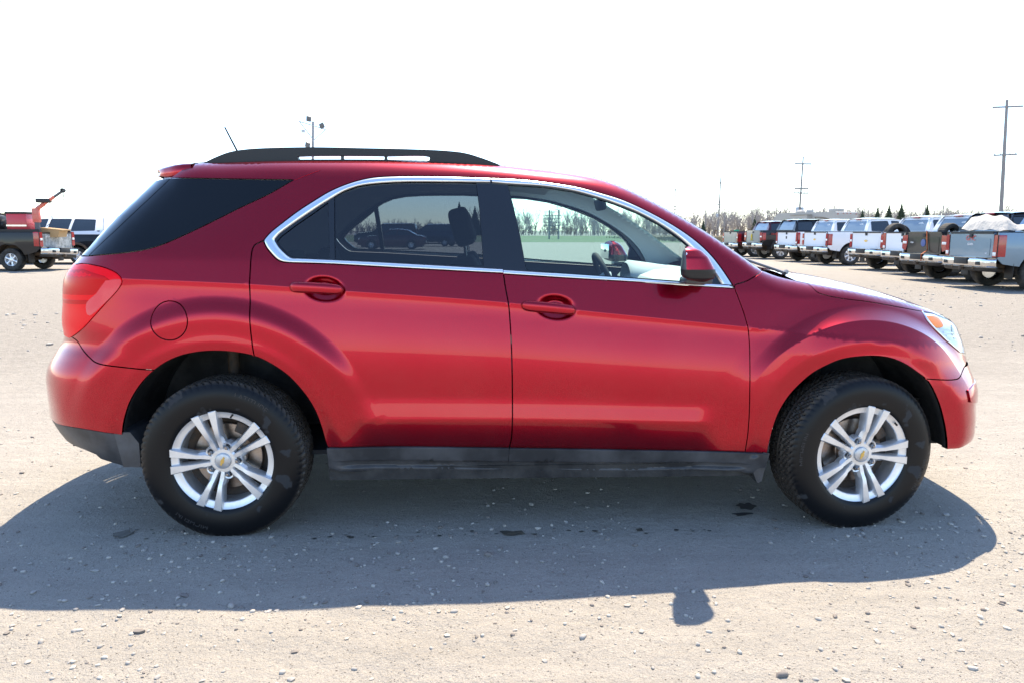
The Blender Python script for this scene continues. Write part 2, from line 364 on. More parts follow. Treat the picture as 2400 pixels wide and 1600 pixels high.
def Y(x,z):
    x=np.asarray(x,float);z=np.asarray(z,float)
    zl=z_low(x);zc=z_crease(x);zb=z_belt(x)
    s=np.clip((z-zl)/(zc-zl),0,1)
    kr=sstep(-.92,-.74,x)*sstep(.82,.66,x)
    y=.872+(np.interp(s,_s,_mid)*kr+np.interp(s,_s,_mid2)*(1-kr))*H0
    # soften the crease on the front fender
    k=sstep(.85,1.25,x)
    ys=.872+np.interp(np.clip((z-zl)/(zc+.02-zl),0,1),[0,.2,.45,.75,1],[.026,.030,.028,.016,0])
    y=np.where(s>0.02,y*(1-k)+ys*k,y*(1-k)+ys*k)
    # above the crease
    up=np.clip(z-zc,0,None);w1=np.clip(zb-zc,.01,None)
    a=np.minimum(up,w1);b=np.clip(up-w1,0,None)
    y=y-a*math.tan(math.radians(17))-b*math.tan(math.radians(21))-.17*b*b
    # below the low band: rolls under
    dn=np.clip(zl-z,0,None)
    y=y-(dn*np.tan(np.radians(3+8.5*kr))+.42*dn*dn)
    # plan taper
    y=y-.030*np.clip((x-.55)/1.2,0,None)**2-.045*np.clip((-1.05-x)/1.2,0,None)**2
    gh=sstep(-.02,.35,z-zb)
    y=y-gh*(.05*np.clip((-.5-x)/1.3,0,None)**2+.02*np.clip((x-.1)/.8,0,None)**2)
    y=y+flare(x,z,-WB/2,'r')+flare(x,z,WB/2,'f')
    for cx,cz in DENTS:   # scooped cups behind the door handles
        rr=np.hypot((x-cx)/.098,(z-cz+.07*(x-cx))/.060)
        y=y-.019*sstep(1,.35,rr)
    # round over towards the roof, bonnet and the ends
    R=r_top(x);zt=z_top(x)
    sl=(z_top(x+.02)-z_top(x-.02))/.04
    d=np.clip((zt-z)/np.sqrt(1+sl*sl),0,None)
    q=np.clip(1-d/R,0,1)
    y=y-R*(1-np.sqrt(np.clip(1-q*q,0,None)))
    xr=x_rear(z);LR=l_rear(z);t=np.clip((xr+LR-x)/LR,0,1)
    y=y*np.clip(1-t**3,0,None)**(1/2.6)
    xf=x_front(z);LF=l_front(z);t=np.clip((x-(xf-LF))/LF,0,1)
    y=y*np.clip(1-t**3.4,0,None)**(1/2.2)
    return y
def normal(x,z,e=2e-3):
    yx=(Y(x+e,z)-Y(x-e,z))/(2*e)
    yz=(Y(x,z+e)-Y(x,z-e))/(2*e)
    n=np.stack([-yx,-np.ones_like(yx),-yz],-1)
    return n/np.linalg.norm(n,axis=-1,keepdims=True)
LINES={'arch_rear':[(-1.8675,0.4578),(-1.8575,0.5009),(-1.8412,0.5488),(-1.814,0.6095),(-1.7753,0.6693),(-1.7328,0.7183),(-1.6921,0.7539),(-1.6393,0.7893),(-1.5751,0.8167),(-1.4996,0.8325),(-1.4308,0.8369),(-1.3561,0.8325),(-1.2628,0.8148),(-1.2015,0.786),(-1.1286,0.7344),(-1.0813,0.6819),(-1.0408,0.6218),(-1.0129,0.5609),(-0.9921,0.4856),(-0.98,0.4229),(-0.972,0.3982)],'arch_front':[(1.0063,0.3534),(1.0073,0.3828),(1.0119,0.4308),(1.0202,0.4813),(1.0402,0.5509),(1.0736,0.6162),(1.119,0.6751),(1.1753,0.731),(1.2332,0.7671),(1.2933,0.7928),(1.3567,0.8038),(1.4488,0.8068),(1.5223,0.7963),(1.5903,0.77),(1.6544,0.7304),(1.7056,0.6959),(1.7441,0.6486),(1.7943,0.566),(1.8274,0.484),(1.8498,0.4143),(1.8677,0.3521)],'rear_door_back':[(-1.2313,1.3021),(-1.2535,1.2914),(-1.2683,1.282),(-1.276,1.2633),(-1.2786,1.2261),(-1.2791,1.189),(-1.2798,1.115),(-1.2773,1.0039),(-1.2726,0.898),(-1.264,0.8153)],'door_split':[(-0.196,1.1778),(-0.1911,1.1432),(-0.1857,1.1056),(-0.1715,1.024),(-0.164,0.9287),(-0.1591,0.8207),(-0.1557,0.6465),(-0.1555,0.5711),(-0.1569,0.4727),(-0.1599,0.4327),(-0.1676,0.3917),(-0.1713,0.3253),(-0.1745,0.2591)],'front_door_front':[(0.8392,1.0976),(0.8536,1.0579),(0.8708,1.0068),(0.8846,0.956),(0.8935,0.9111),(0.8987,0.8465),(0.8992,0.788),(0.8995,0.6635),(0.9033,0.5343),(0.9032,0.4481),(0.8988,0.3625)],'chrome_bottom_rear':[(-1.2313,1.3021),(-1.2177,1.2746),(-1.177,1.2299),(-1.1607,1.2181),(-1.1448,1.2126),(-1.126,1.2101),(-0.9419,1.2037),(-0.63,1.1862),(-0.3116,1.1697),(-0.1961,1.164)],'chrome_bottom_front':[(-0.1936,1.1608),(0.1092,1.1414),(0.4367,1.123),(0.7016,1.1045),(0.8391,1.0963)],'chrome_top_rear':[(-1.2313,1.3021),(-1.21,1.331),(-1.1515,1.3832),(-1.0919,1.4315),(-1.0312,1.4738),(-0.9697,1.5134),(-0.9069,1.5435),(-0.8432,1.5658),(-0.7722,1.5814),(-0.6415,1.5884),(-0.4438,1.5887),(-0.2485,1.5837)],'chrome_top_front':[(-0.2431,1.5837),(-0.1092,1.5782),(0.0251,1.5644),(0.1595,1.5431),(0.2599,1.5168),(0.3601,1.4859),(0.4593,1.4409),(0.5901,1.3683),(0.6863,1.2995),(0.7482,1.2377),(0.7897,1.1796),(0.8304,1.1123)],'chrome_in_bottom_rear':[(-1.1876,1.304),(-1.1677,1.2747),(-1.131,1.2399),(-1.118,1.2312),(-1.1021,1.2268),(-1.0772,1.2262),(-0.9426,1.2205),(-0.6304,1.2049),(-0.3116,1.1873),(-0.1959,1.1809)],'chrome_in_top_rear':[(-1.1876,1.304),(-1.1718,1.3261),(-1.1127,1.3737),(-1.0284,1.435),(-0.961,1.4807),(-0.8989,1.5189),(-0.8354,1.5424),(-0.7708,1.5527),(-0.6406,1.5616),(-0.4435,1.5631),(-0.2486,1.5634)],'chrome_in_bottom_front':[(-0.1934,1.1778),(0.1097,1.1584),(0.3715,1.1402),(0.6028,1.1238),(0.8066,1.1117)],'chrome_in_top_front':[(-0.24,1.5634),(-0.17,1.5573),(-0.0093,1.5485),(0.1248,1.5293),(0.225,1.5031),(0.3249,1.4702),(0.4243,1.4307),(0.5224,1.378),(0.6187,1.3092),(0.687,1.2409),(0.7418,1.1765),(0.78,1.1157)],'fixed_glass':[(-1.1759,1.2997),(-1.1589,1.3211),(-1.0997,1.3693),(-1.0274,1.4221),(-0.9667,1.4689),(-0.955,1.3456),(-0.9461,1.2263),(-1.0149,1.2269),(-1.0929,1.2293),(-1.1215,1.2374),(-1.1649,1.279)],'rear_glass':[(-0.9417,1.4942),(-0.9064,1.5155),(-0.8438,1.5403),(-0.7642,1.5549),(-0.6677,1.5612),(-0.5383,1.5638),(-0.4081,1.5641),(-0.3116,1.5606),(-0.2971,1.4475),(-0.2803,1.1927),(-0.4999,1.203),(-0.7505,1.2145),(-0.9232,1.2221)],'front_glass':[(-0.1688,1.5519),(-0.0095,1.5437),(0.1246,1.5239),(0.2247,1.4977),(0.3245,1.4648),(0.4239,1.4253),(0.522,1.3727),(0.6182,1.304),(0.6495,1.2753),(0.6765,1.2377),(0.6761,1.1211),(0.3716,1.1421),(0.1098,1.1597),(-0.0927,1.1764),(-0.1179,1.3272),(-0.1451,1.4574)],'quarter_glass':[(-1.6895,1.5758),(-1.4299,1.571),(-1.1291,1.5667),(-1.2271,1.5056),(-1.349,1.4434),(-1.4684,1.379),(-1.5862,1.3187),(-1.6628,1.2842),(-1.7348,1.2623),(-1.8286,1.2484),(-1.9348,1.2392),(-2.0047,1.2334),(-1.8869,1.3493),(-1.7901,1.4593)],'rear_edge_glass':[(-1.6895,1.5758),(-1.7901,1.4593),(-1.8869,1.3493),(-2.0087,1.2326)],'quarter_low':[(-1.1291,1.5667),(-1.2271,1.5056),(-1.349,1.4434),(-1.4684,1.379),(-1.5862,1.3187),(-1.6628,1.2842),(-1.7348,1.2623),(-1.8286,1.2484),(-1.9348,1.2392),(-2.0047,1.2334)],'quarter_top':[(-1.6902,1.5772),(-1.4301,1.5723),(-1.1241,1.5687)],'spoiler_seam':[(-1.6264,1.6331),(-1.6448,1.6129),(-1.6902,1.5772)],'lamp':[(-2.0891,1.1939),(-2.0323,1.1996),(-1.9493,1.1938),(-1.889,1.1812),(-1.847,1.1631),(-1.8261,1.1449),(-1.8222,1.1293),(-1.8279,1.1136),(-1.8629,1.0757),(-1.9065,1.031),(-1.9687,0.9721),(-2.0293,0.921),(-2.0944,0.8842),(-2.1354,0.867)],'lamp_inner':[(-1.8934,1.1317),(-1.825,1.1349),(-1.8313,1.1105),(-1.9064,1.0341),(-1.9842,0.9809),(-1.9962,0.9847),(-1.9996,1.0277),(-1.9438,1.0741)],'bumper_seam_rear':[(-2.1139,0.8753),(-2.0755,0.8641),(-2.0349,0.8301),(-1.9708,0.7889),(-1.9439,0.781),(-1.8276,0.7671),(-1.6921,0.7539)],'valance_rear':[(-2.2148,0.4787),(-2.0716,0.482),(-1.9616,0.4728),(-1.8675,0.4578)],'valance_bottom':[(-1.9013,0.2932),(-1.9318,0.3073),(-2.0081,0.3277)],'pillar_seam':[(0.8432,1.1118),(0.8972,1.127),(0.9475,1.1512),(0.9941,1.1698)],'hood_seam':[(1.2095,1.1072),(1.2287,1.0782),(1.2716,1.0628),(1.3377,1.05),(1.478,1.0323),(1.6295,1.0063),(1.7806,0.979)],'headlamp':[(1.7768,0.9797),(1.7799,0.9502),(1.8068,0.9087),(1.8573,0.8644),(1.9162,0.8226),(1.983,0.7821)],'headlamp_top':[(1.7768,0.9797),(1.8665,0.9647),(1.973,0.9399),(2.0621,0.9157)],'headlamp_front':[(2.0621,0.9157)],'amber':[(1.7945,0.9601),(1.8884,0.9418),(1.8914,0.9091),(1.8168,0.9134),(1.8019,0.9377)],'bumper_seam_front':[(2.0126,0.7224),(1.9513,0.7017),(1.9078,0.6841),(1.8822,0.6823),(1.7645,0.6914),(1.6965,0.6997)],'bumper_front_bottom':[(1.8684,0.3531),(1.9285,0.3511),(1.9972,0.3644)],'rocker_top':[(-0.9756,0.3972),(-0.7313,0.402),(-0.1676,0.3905),(0.6949,0.3676),(0.8988,0.3625),(1.0063,0.3534)],'rocker_bottom':[(-0.9734,0.2926),(-0.9186,0.2814),(-0.636,0.2742),(-0.1745,0.2611),(0.4351,0.2547),(0.8875,0.269),(0.8978,0.2647),(0.9926,0.2491)],'fuel':[(-1.5395,0.9665),(-1.6229,1.0472),(-1.6972,0.9656),(-1.6213,0.8829)],'crease_handle':[(-0.9897,1.1525),(-0.8689,1.094),(-0.9891,1.0427),(-1.121,1.1035)],'handle_rear':[(-1.1105,1.1074),(-1.0585,1.1073),(-0.9921,1.1019),(-0.8784,1.0952)],'handle_front':[(-0.119,1.0271),(-0.0581,1.0238),(0.0177,1.0185),(0.1225,1.0041)],'cup_rear':[(-1.0463,1.1267),(-1.0157,1.1447),(-0.9832,1.1525),(-0.9507,1.1472),(-0.9043,1.1276),(-0.8689,1.0953),(-0.8839,1.0715),(-0.9376,1.0527),(-0.9826,1.0427),(-1.0152,1.0533),(-1.0488,1.077)],'cup_front':[(-0.0514,1.0394),(-0.0155,1.0642),(0.0171,1.0683),(0.0561,1.0604),(0.1009,1.0384),(0.1289,1.0105),(0.1161,0.9849),(0.068,0.9688),(0.0128,0.961),(-0.029,0.9758),(-0.0612,0.9995)],'roof_seam':[(-1.1198,1.5707),(-1.0664,1.5937),(-1.0104,1.6159)]}
FLAT={'rail_top':[(-1.5668,1.6512),(-1.5074,1.6788),(-1.4452,1.7015),(-1.3653,1.7147),(-1.2306,1.7223),(-1.0466,1.726),(-0.862,1.7238),(-0.6144,1.7201),(-0.459,1.7146),(-0.3654,1.7049),(-0.2904,1.6841),(-0.2089,1.6552)],'rail_hole':[(-1.1372,1.6843),(-1.048,1.6874),(-0.9432,1.6887),(-0.7392,1.6883),(-0.5279,1.6837),(-0.5313,1.6678),(-0.7396,1.67),(-0.9438,1.6711),(-1.1347,1.6698)],'rail_posts':[(-0.9341,1.6857),(-0.733,1.6871)],'mirror':[(0.5433,1.2686),(0.5621,1.2785),(0.5838,1.2827),(0.6113,1.2795),(0.6392,1.267),(0.6639,1.2455),(0.6837,1.2131),(0.6978,1.1842),(0.7002,1.1734),(0.6973,1.1553),(0.687,1.1389),(0.6448,1.1371),(0.5894,1.1444),(0.545,1.1534),(0.5372,1.1643),(0.5361,1.195),(0.5397,1.2453)],'mirror_split':[(0.5361,1.195),(0.6759,1.1824),(0.6981,1.1788)],'spoiler':[(-1.8836,1.6263),(-1.8604,1.6382),(-1.8109,1.6489),(-1.7126,1.6565),(-1.797,1.5948),(-1.8635,1.593),(-1.8731,1.6069)],'antenna':[(-1.6396,1.8827),(-1.5741,1.7652)],'wiper':[(1.1534,1.145),(1.1748,1.145),(1.1899,1.131),(1.292,1.1029)]}
# ---------------------------------------------------------------- the red car: side skin as y = Y(x, z), panels cut out of it
def ztop_line(xa,xb,step=.02,eps=4e-4):
    n=max(2,int(abs(xb-xa)/step)); return [(float(x),float(z_top(x))-eps) for x in np.linspace(xa,xb,n+1)]
def xlim_r(z,k=.955): return float(x_rear(z)+l_rear(z)*(1-k))
def xlim_f(z,k=.955): return float(x_front(z)-l_front(z)*(1-k))
def rear_line(za,zb,n=14): return [(xlim_r(z),float(z)) for z in np.linspace(za,zb,n)]
def front_line(za,zb,n=14): return [(xlim_f(z),float(z)) for z in np.linspace(za,zb,n)]
def skin_pts(P,off,side):
    P=np.asarray(P,float); y=Y(P[:,0],P[:,1])+(off(P[:,0],P[:,1]) if callable(off) else off)
    return np.stack([P[:,0],side*y,P[:,1]],1)
def skin_nrm(P,side,off=0.):
    P=np.asarray(P,float); n=normal(P[:,0],P[:,1])
    if callable(off):
        x,z=P[:,0],P[:,1];e=1e-3; n=n/-n[:,1:2]; n[:,0]-=(off(x+e,z)-off(x-e,z))/(2*e); n[:,2]-=(off(x,z+e)-off(x,z-e))/(2*e); n/=np.linalg.norm(n,axis=1,keepdims=True)
    n[:,1]*=-side; return n
def panel(mb,outer,holes=(),side=-1,off=0.,thick=.014,gap=.0028,res=.03,step=.016,fine=(),inner_face=True):
    """one sheet of bodywork: outline in side view, draped over the skin, its edge turned in"""
    outer=clean(dense(inset(clean(outer),gap),step)); holes=[clean(dense(inset(clean(h),-gap),step)) for h in holes]
    g=[tuple(p) for p in fill_points(outer,holes,res)]
    if fine and g:      # leave the feature rows to themselves
        G=np.array(g); k=(np.abs(G[:,1]-z_crease(G[:,0])+.012)>.05)|(G[:,0]>1.3)
        k&=((G[:,1]-z_low(G[:,0])>.095)|(G[:,1]-z_low(G[:,0])<-.06))
        for c in (-WB/2,WB/2): k&=np.hypot(G[:,0]-c,G[:,1]-ZW)>.75
        g=[tuple(p) for p in G[k]]
    # extra rows where the skin rolls over towards the roof or bonnet
    a=np.array(outer);x0,x1=a[:,0].min(),a[:,0].max(); ex=[]
    xs=np.arange(x0,x1,.03)
    for ph in (12,22,32,42,52,62,72): ex+= [(x,z_top(x)-r_top(x)*(1-math.cos(math.radians(ph)))) for x in xs]
    for c in fine: ex+= [tuple(p) for p in c]
    if ex:
        ex=np.array(ex,float); k=inside(ex,outer)
        for h in holes: k&=~inside(ex,h)
        ex=ex[k]
        if len(ex):
            b=np.array(outer+[p for h in holes for p in h]); d=np.full(len(ex),9.)
            for i in range(0,len(b),200): d=np.minimum(d,np.sqrt(((ex[:,None]-b[None,i:i+200])**2).sum(-1)).min(1))
            ex=ex[d>.004]; G=np.array(g) if g else np.zeros((0,2))
            if len(G):
                d=np.array([np.sqrt(((ex-p)**2).sum(1)).min() if len(ex) else 9 for p in G]); g=[tuple(p) for p in G[d>.009]]
            g+= [tuple(p) for p in ex]
    V,T=tri_fill(outer,holes,g)
    if side<0: T=[t if _cw(V,t) else t[::-1] for t in T]
    else: T=[t[::-1] if _cw(V,t) else t for t in T]
    mb.add(skin_pts(V,off,side),T,skin_nrm(V,side,off))
    for lp in [outer]+holes:
        n=len(lp);A=skin_pts(lp,off,side);N=skin_nrm(lp,side,off); e=np.array(lp)-np.array(inset(lp,.001 if lp is outer else -.001))
        En=np.stack([e[:,0],np.zeros(n),e[:,1]],1);En/=np.maximum(np.linalg.norm(En,axis=1,keepdims=True),1e-9)
        M1=N*.6+En;M1/=np.linalg.norm(M1,axis=1,keepdims=True)
        r=.0016; R1=A-N*r*.3; R2=A-N*r*1.2+En*r*0; Bk=A.copy(); Bk[:,1]-=side*thick
        ring=np.concatenate([A,A-N*.0012+En*.0009,Bk+En*.0009]); nr=np.concatenate([N,M1,En])
        F=[]
        for i in range(n):
            j=(i+1)%n
            F+= [(i,j,n+j,n+i),(n+i,n+j,2*n+j,2*n+i)]
        mb.add(ring,F,nr)
    return mb
def _cw(V,t):
    (ax,ay),(bx,by),(cx,cy)=V[t[0]],V[t[1]],V[t[2]]; return (bx-ax)*(cy-ay)-(cx-ax)*(by-ay)>0
def strip(mb,a,b,side=-1,base=.001,rise=.007,n=120,across=7,ends=True):
    """raised moulding between two traced lines"""
    def resample(l):
        l=np.array(l);s=np.concatenate([[0],np.cumsum(np.linalg.norm(np.diff(l,axis=0),axis=1))]);t=np.linspace(0,s[-1],n)
        return np.stack([np.interp(t,s,l[:,0]),np.interp(t,s,l[:,1])],1)
    a=resample(curve(a,.01));b=resample(curve(b,.01));P=[];W=np.linspace(0,1,across)
    for w in W:
        q=a*(1-w)+b*w; p=skin_pts(q,base+rise*math.sqrt(max(0,1-(2*w-1)**4))-(.006 if w in(0,1) else 0),side); P.append(p)
    P=np.array(P); mb.grid(P,flip=False); return mb
L_={k:curve(v,.016) for k,v in LINES.items()}
def cut(l,a=None,b=None):
    """the stretch of a line between the points nearest to a and b"""
    p=np.array(l); i=0 if a is None else int(np.argmin(((p-np.array(a))**2).sum(1))); j=len(l)-1 if b is None else int(np.argmin(((p-np.array(b))**2).sum(1)))
    return l[i:j+1] if i<=j else l[j:i+1][::-1]
rev=lambda l:list(l)[::-1]
car=empty('red_car'); tag(car,'red five-door crossover car with silver alloy wheels parked broadside on the gravel','car')
AR=LINES['arch_rear'];AF=LINES['arch_front']
arch_r=L_['arch_rear'];arch_f=L_['arch_front']
door_bottom_r=cut(L_['rocker_top'],None,L_['door_split'][-1]); split=L_['door_split']
rk=LINES['rocker_top']; k_split=(rk[2][0],rk[2][1]); k_front=(rk[-2][0],rk[-2][1])
split_door=cut(split,None,k_split)
O_body=( L_['pillar_seam']+ztop_line(LINES['pillar_seam'][-1][0]-.01,-1.62)+L_['spoiler_seam']+L_['quarter_top']+L_['quarter_low']
    +[(-2.06,1.231)]+rear_line(1.229,1.2,3)+L_['lamp']+L_['bumper_seam_rear'][1:]+cut(arch_r,AR[6],LINES['rear_door_back'][-1])[1:]
    +rev(L_['rear_door_back'])+L_['chrome_top_rear'][1:]+L_['chrome_top_front']+[LINES['front_door_front'][0]] )
O_rdoor=( L_['rear_door_back']+cut(arch_r,LINES['rear_door_back'][-1],AR[-1])[1:]+cut(L_['rocker_top'],None,k_split)+rev(split_door)+rev(L_['chrome_bottom_rear']) )
O_fdoor=( split_door+cut(L_['rocker_top'],k_split,k_front)[1:]+rev(L_['front_door_front'])+rev(L_['chrome_bottom_front']) )
hs=L_['hood_seam']
O_fender=( L_['pillar_seam']+ztop_line(LINES['pillar_seam'][-1][0]+.012,hs[0][0])+hs+L_['headlamp'][1:]+[(xlim_f(.735)-.10,.742)]+L_['bumper_seam_front'][2:]
    +rev(cut(arch_f,None,AF[15]))+[rk[-2]]+rev(L_['front_door_front']) )
O_hood=( hs+[(LINES['headlamp_top'][1])]+[(float(x),float(z_top(x))-.012) for x in (2.0,)]+[(float(x),float(z_top(x))-4e-4) for x in np.linspace(2.06,hs[0][0],40)] )
O_lamp=L_['lamp']+rear_line(.868,1.195,10)
O_rbump=( rev(L_['bumper_seam_rear'])+rear_line(.868,.50,14)+L_['valance_rear']+cut(arch_r,AR[0],AR[6])[1:] )
O_val=( L_['valance_rear']+[AR[0]]+L_['valance_bottom']+[(-2.02,.352),(-2.08,.37)]+rear_line(.40,.485,6) )
O_fbump=( L_['bumper_seam_front'][1:]+cut(arch_f,AF[15],AF[-1])[1:]+L_['bumper_front_bottom'][1:]+front_line(.375,.712,14) )
O_head=( L_['headlamp']+[(xlim_f(.745)-.09,.752)]+front_line(.75,.905,10)+rev(L_['headlamp_top']) )
rb=L_['rocker_bottom']
sp_bot=LINES['door_split'][-1]
O_rock_r=( cut(L_['rocker_top'],None,k_split)+cut(split,k_split,None)+rev(cut(rb,None,sp_bot)) )
O_rock_f=( cut(L_['rocker_top'],k_split,None)+[(1.0,.285),(.99,.262)]+rev(cut(rb,sp_bot,(.93,.265)))+rev(cut(split,k_split,None)) )
O_rock_f=clean(O_rock_f,.004);O_rock_r=clean(O_rock_r,.004)
fz=LINES['fuel'];fc=((fz[0][0]+fz[2][0])/2,(fz[1][1]+fz[3][1])/2);fr=((fz[0][0]-fz[2][0])/2,(fz[1][1]-fz[3][1])/2)
O_fuel=[(fc[0]+fr[0]*math.cos(t),fc[1]+fr[1]*math.sin(t)) for t in np.linspace(0,2*math.pi,49)[:-1]]
def cup_points(i):
    cx,cz=DENTS[i];out=[]
    for r in (.2,.35,.5,.58,.66,.74,.82,.9,.97,1.03):
        for t in np.linspace(0,2*math.pi,int(14+40*r),endpoint=False):
            dx=.098*r*math.cos(t); out.append((cx+dx,cz-.07*dx+.060*r*math.sin(t)))
    return out
# rows that follow the crease and the low band so the skin keeps its edges
def feature_rows(x0,x1):
    out=[]
    for x in np.arange(x0,x1,.022):
        if min(abs(x+WB/2),abs(x-WB/2))<.0: continue
        zc=float(z_crease(x));zl=float(z_low(x))
        for d in (-.055,-.04,-.028,-.020,-.013,-.007,-.002,.003,.010,.022,.036): 
            out.append((x,zc+d))
        for d in (-.06,-.04,-.022,-.01,.0,.01,.02,.03,.042,.055,.07,.09):
            if min(math.hypot(x+WB/2,zl+d-ZW),math.hypot(x-WB/2,zl+d-ZW))>.745: out.append((x,zl+d))
    return out
def arch_rows(xc):
    out=[]
    for r in np.concatenate([np.arange(.47,.60,.016),np.array([.600,.605,.6085,.611,.6125,.614,.617,.622,.630,.640,.650,.660,.668]),np.arange(.675,.75,.017)]):
        for t in np.linspace(0,math.pi,110):
            p=(xc+r*math.cos(t),ZW+r*math.sin(t))
            out.append(p)
    return out
FR=feature_rows(-2.1,1.3); AR_R=arch_rows(-WB/2); AR_F=arch_rows(WB/2)
_rt=np.array(LINES['rocker_top']);_rt=_rt[np.argsort(_rt[:,0])];_rbm=np.array(LINES['rocker_bottom']);_rbm=_rbm[np.argsort(_rbm[:,0])]
def sill_off(x,z):      # stepped moulding: flat band, groove, rolled lower lip
    t=np.interp(x,_rt[:,0],_rt[:,1]);b=np.interp(x,_rbm[:,0],_rbm[:,1]);w=(t-z)/np.maximum(t-b,.02)
    k=sstep(-.95,-.86,x)*sstep(.93,.84,x)
    return .015-k*(.020*sstep(.50,.58,w)-.016*sstep(.70,.86,w))-.010*sstep(.9,1.05,w)
SR=[(x,float(np.interp(x,_rt[:,0],_rt[:,1])*(1-w)+np.interp(x,_rbm[:,0],_rbm[:,1])*w)) for x in np.arange(-.95,1.0,.03) for w in (.06,.12,.3,.45,.5,.54,.58,.64,.70,.76,.82,.88,.94)]
for side in (-1,1):
    near=side<0; hi=dict(res=.026) if near else dict(res=.05,step=.03)
    fine=[FR,AR_R,AR_F] if near else []
    holes=[O_fuel]
    panel(MB(),O_body,holes,side,fine=fine,**hi) if False else None
    m=panel(MB(),O_body,[O_fuel] if near else [],side,fine=fine,**hi); body=m.build('body_side','red_paint',car)
    if near:
        o=panel(MB(),O_fuel,[],side,gap=.0026,off=-.0008,fine=[AR_R]).build('fuel_door','red_paint',body)
    m=panel(MB(),O_rdoor,[],side,fine=fine+([cup_points(0)] if near else []),**hi); rdoor=m.build('rear_door','red_paint',car)
    m=panel(MB(),O_fdoor,[],side,fine=fine+([cup_points(1)] if near else []),**hi); fdoor=m.build('front_door','red_paint',car)
    m=panel(MB(),O_fender,[],side,fine=fine,**hi); m.build('front_fender','red_paint',car)
    m=panel(MB(),O_rbump,[],side,fine=fine,**hi); rbump=m.build('rear_bumper','red_paint',car)
    m=panel(MB(),O_val,[],side,off=-.004,**hi); m.build('bumper_valance','black_plastic',rbump)
    m=panel(MB(),O_fbump,[],side,fine=fine,**hi); fbump=m.build('front_bumper','red_paint',car)
    # sill cladding: fuller than the skin and grooved
    for O,d in ((O_rock_r,rdoor),(O_rock_f,fdoor)):
        panel(MB(),O,[],side,off=sill_off,thick=.05,gap=.0016,fine=[SR] if near else [],**hi).build('sill_cladding','black_plastic',d)
    # window surround and glass
    for nm,par,top,bot,gl in (('rear',rdoor,L_['chrome_in_top_rear'],L_['chrome_in_bottom_rear'],['fixed_glass','rear_glass']),('front',fdoor,L_['chrome_in_top_front'],L_['chrome_in_bottom_front'],['front_glass'])):
        if nm=='rear': O=top+rev(bot)[:-1]
        else: O=top+rev(bot)
        O=inset(clean(O),-.006)
        panel(MB(),O,[LINES[g] for g in gl],side,off=-.005,thick=.03,gap=0,res=.06).build('window_frame','black_trim',par)
        for g in gl:
            panel(MB(),LINES[g],[],side,off=-.010,thick=.004,gap=-.008,res=.06).build('window_glass','tinted_glass' if nm=='rear' else 'clear_glass',par)
    m=MB(); strip(m,rev(L_['chrome_top_rear'])+L_['chrome_bottom_rear'][1:],rev(L_['chrome_in_top_rear'])+L_['chrome_in_bottom_rear'][1:],side,n=260); m.build('window_trim','satin_chrome',rdoor,180)
    m=MB(); strip(m,L_['chrome_top_front'],L_['chrome_in_top_front'],side,n=140); m.build('window_trim','satin_chrome',fdoor,180)
    m=MB(); strip(m,L_['chrome_in_bottom_front'],L_['chrome_bottom_front'],side,n=120,rise=.009); m.build('window_trim','satin_chrome',fdoor,180)
    # rear side glass and its wrap round to the tailgate
    panel(MB(),L_['quarter_top']+L_['quarter_low'][1:]+rev(L_['rear_edge_glass'])[1:],[],side,off=-.002,gap=.003,res=.05).build('quarter_window','privacy_glass',car)
    O=rev(L_['rear_edge_glass'])+rear_line(1.568,1.237,16); panel(MB(),O,[],side,off=-.002,gap=.001,res=.05).build('tailgate_glass_corner','privacy_glass',car)
    # lamps
    panel(MB(),O_lamp,[],side,off=.004,thick=.02,gap=.002).build('tail_lamp','tail_red',car) if near else panel(MB(),O_lamp,[],side,off=.004,gap=.002,res=.05).build('tail_lamp','tail_red',car)
    lamp_o=[c for c in car.children if c.name.startswith('tail_lamp')][-1]
    panel(MB(),[(-2.19,1.165),(-2.02,1.178),(-1.90,1.150),(-1.865,1.125),(-1.96,1.07),(-2.19,1.06)],[],side,off=.0052,thick=.004,gap=0).build('upper_lens','tail_dark',lamp_o)
    panel(MB(),[(-2.2,1.035),(-1.98,1.045),(-1.995,1.028),(-2.2,1.018)],[],side,off=.0052,thick=.004,gap=0).build('lens_divider','tail_dark',lamp_o)
    panel(MB(),[(-1.98,.80),(-1.70,.785),(-1.66,.80),(-1.75,.92),(-2.0,.92)],[],side,off=-.03,thick=.002,gap=0,res=.1).build('bumper_bracket','liner',rbump)
    panel(MB(),L_['lamp_inner'],[],side,off=.0055,thick=.004,gap=0).build('reflector','reflector_red',lamp_o)
    head=panel(MB(),O_head,[],side,off=.003,thick=.006,gap=.002).build('headlamp','lens_glass',car)
    panel(MB(),inset(clean(O_head),.004),[],side,off=-.009,thick=.02,gap=0).build('lamp_bowl','lamp_bowl',head)
    panel(MB(),L_['amber'],[],side,off=-.004,thick=.02,gap=0).build('side_marker','amber',head)
    hp=np.array(O_head);hc=(1.985,.868)
    panel(MB(),[(hc[0]+.030*math.cos(t),hc[1]+.034*math.sin(t)) for t in np.linspace(0,2*math.pi,25)[:-1]],[],side,off=-.006,thick=.01,gap=0,res=.012).build('projector','dark_projector',head)
    for k in range(4): panel(MB(),[(1.86+.02*k,.905-.018*k),(1.95+.012*k,.892-.018*k),(1.95+.012*k,.886-.018*k),(1.86+.02*k,.899-.018*k)],[],side,off=-.0055,thick=.006,gap=0).build('reflector_rib','satin_chrome',head)
    hl=L_['headlamp'];strip(MB(),hl,[(x+.010,z+.006) for x,z in hl],side,base=.002,rise=.004,n=50,across=5).build('lamp_rim','satin_chrome',head,180)
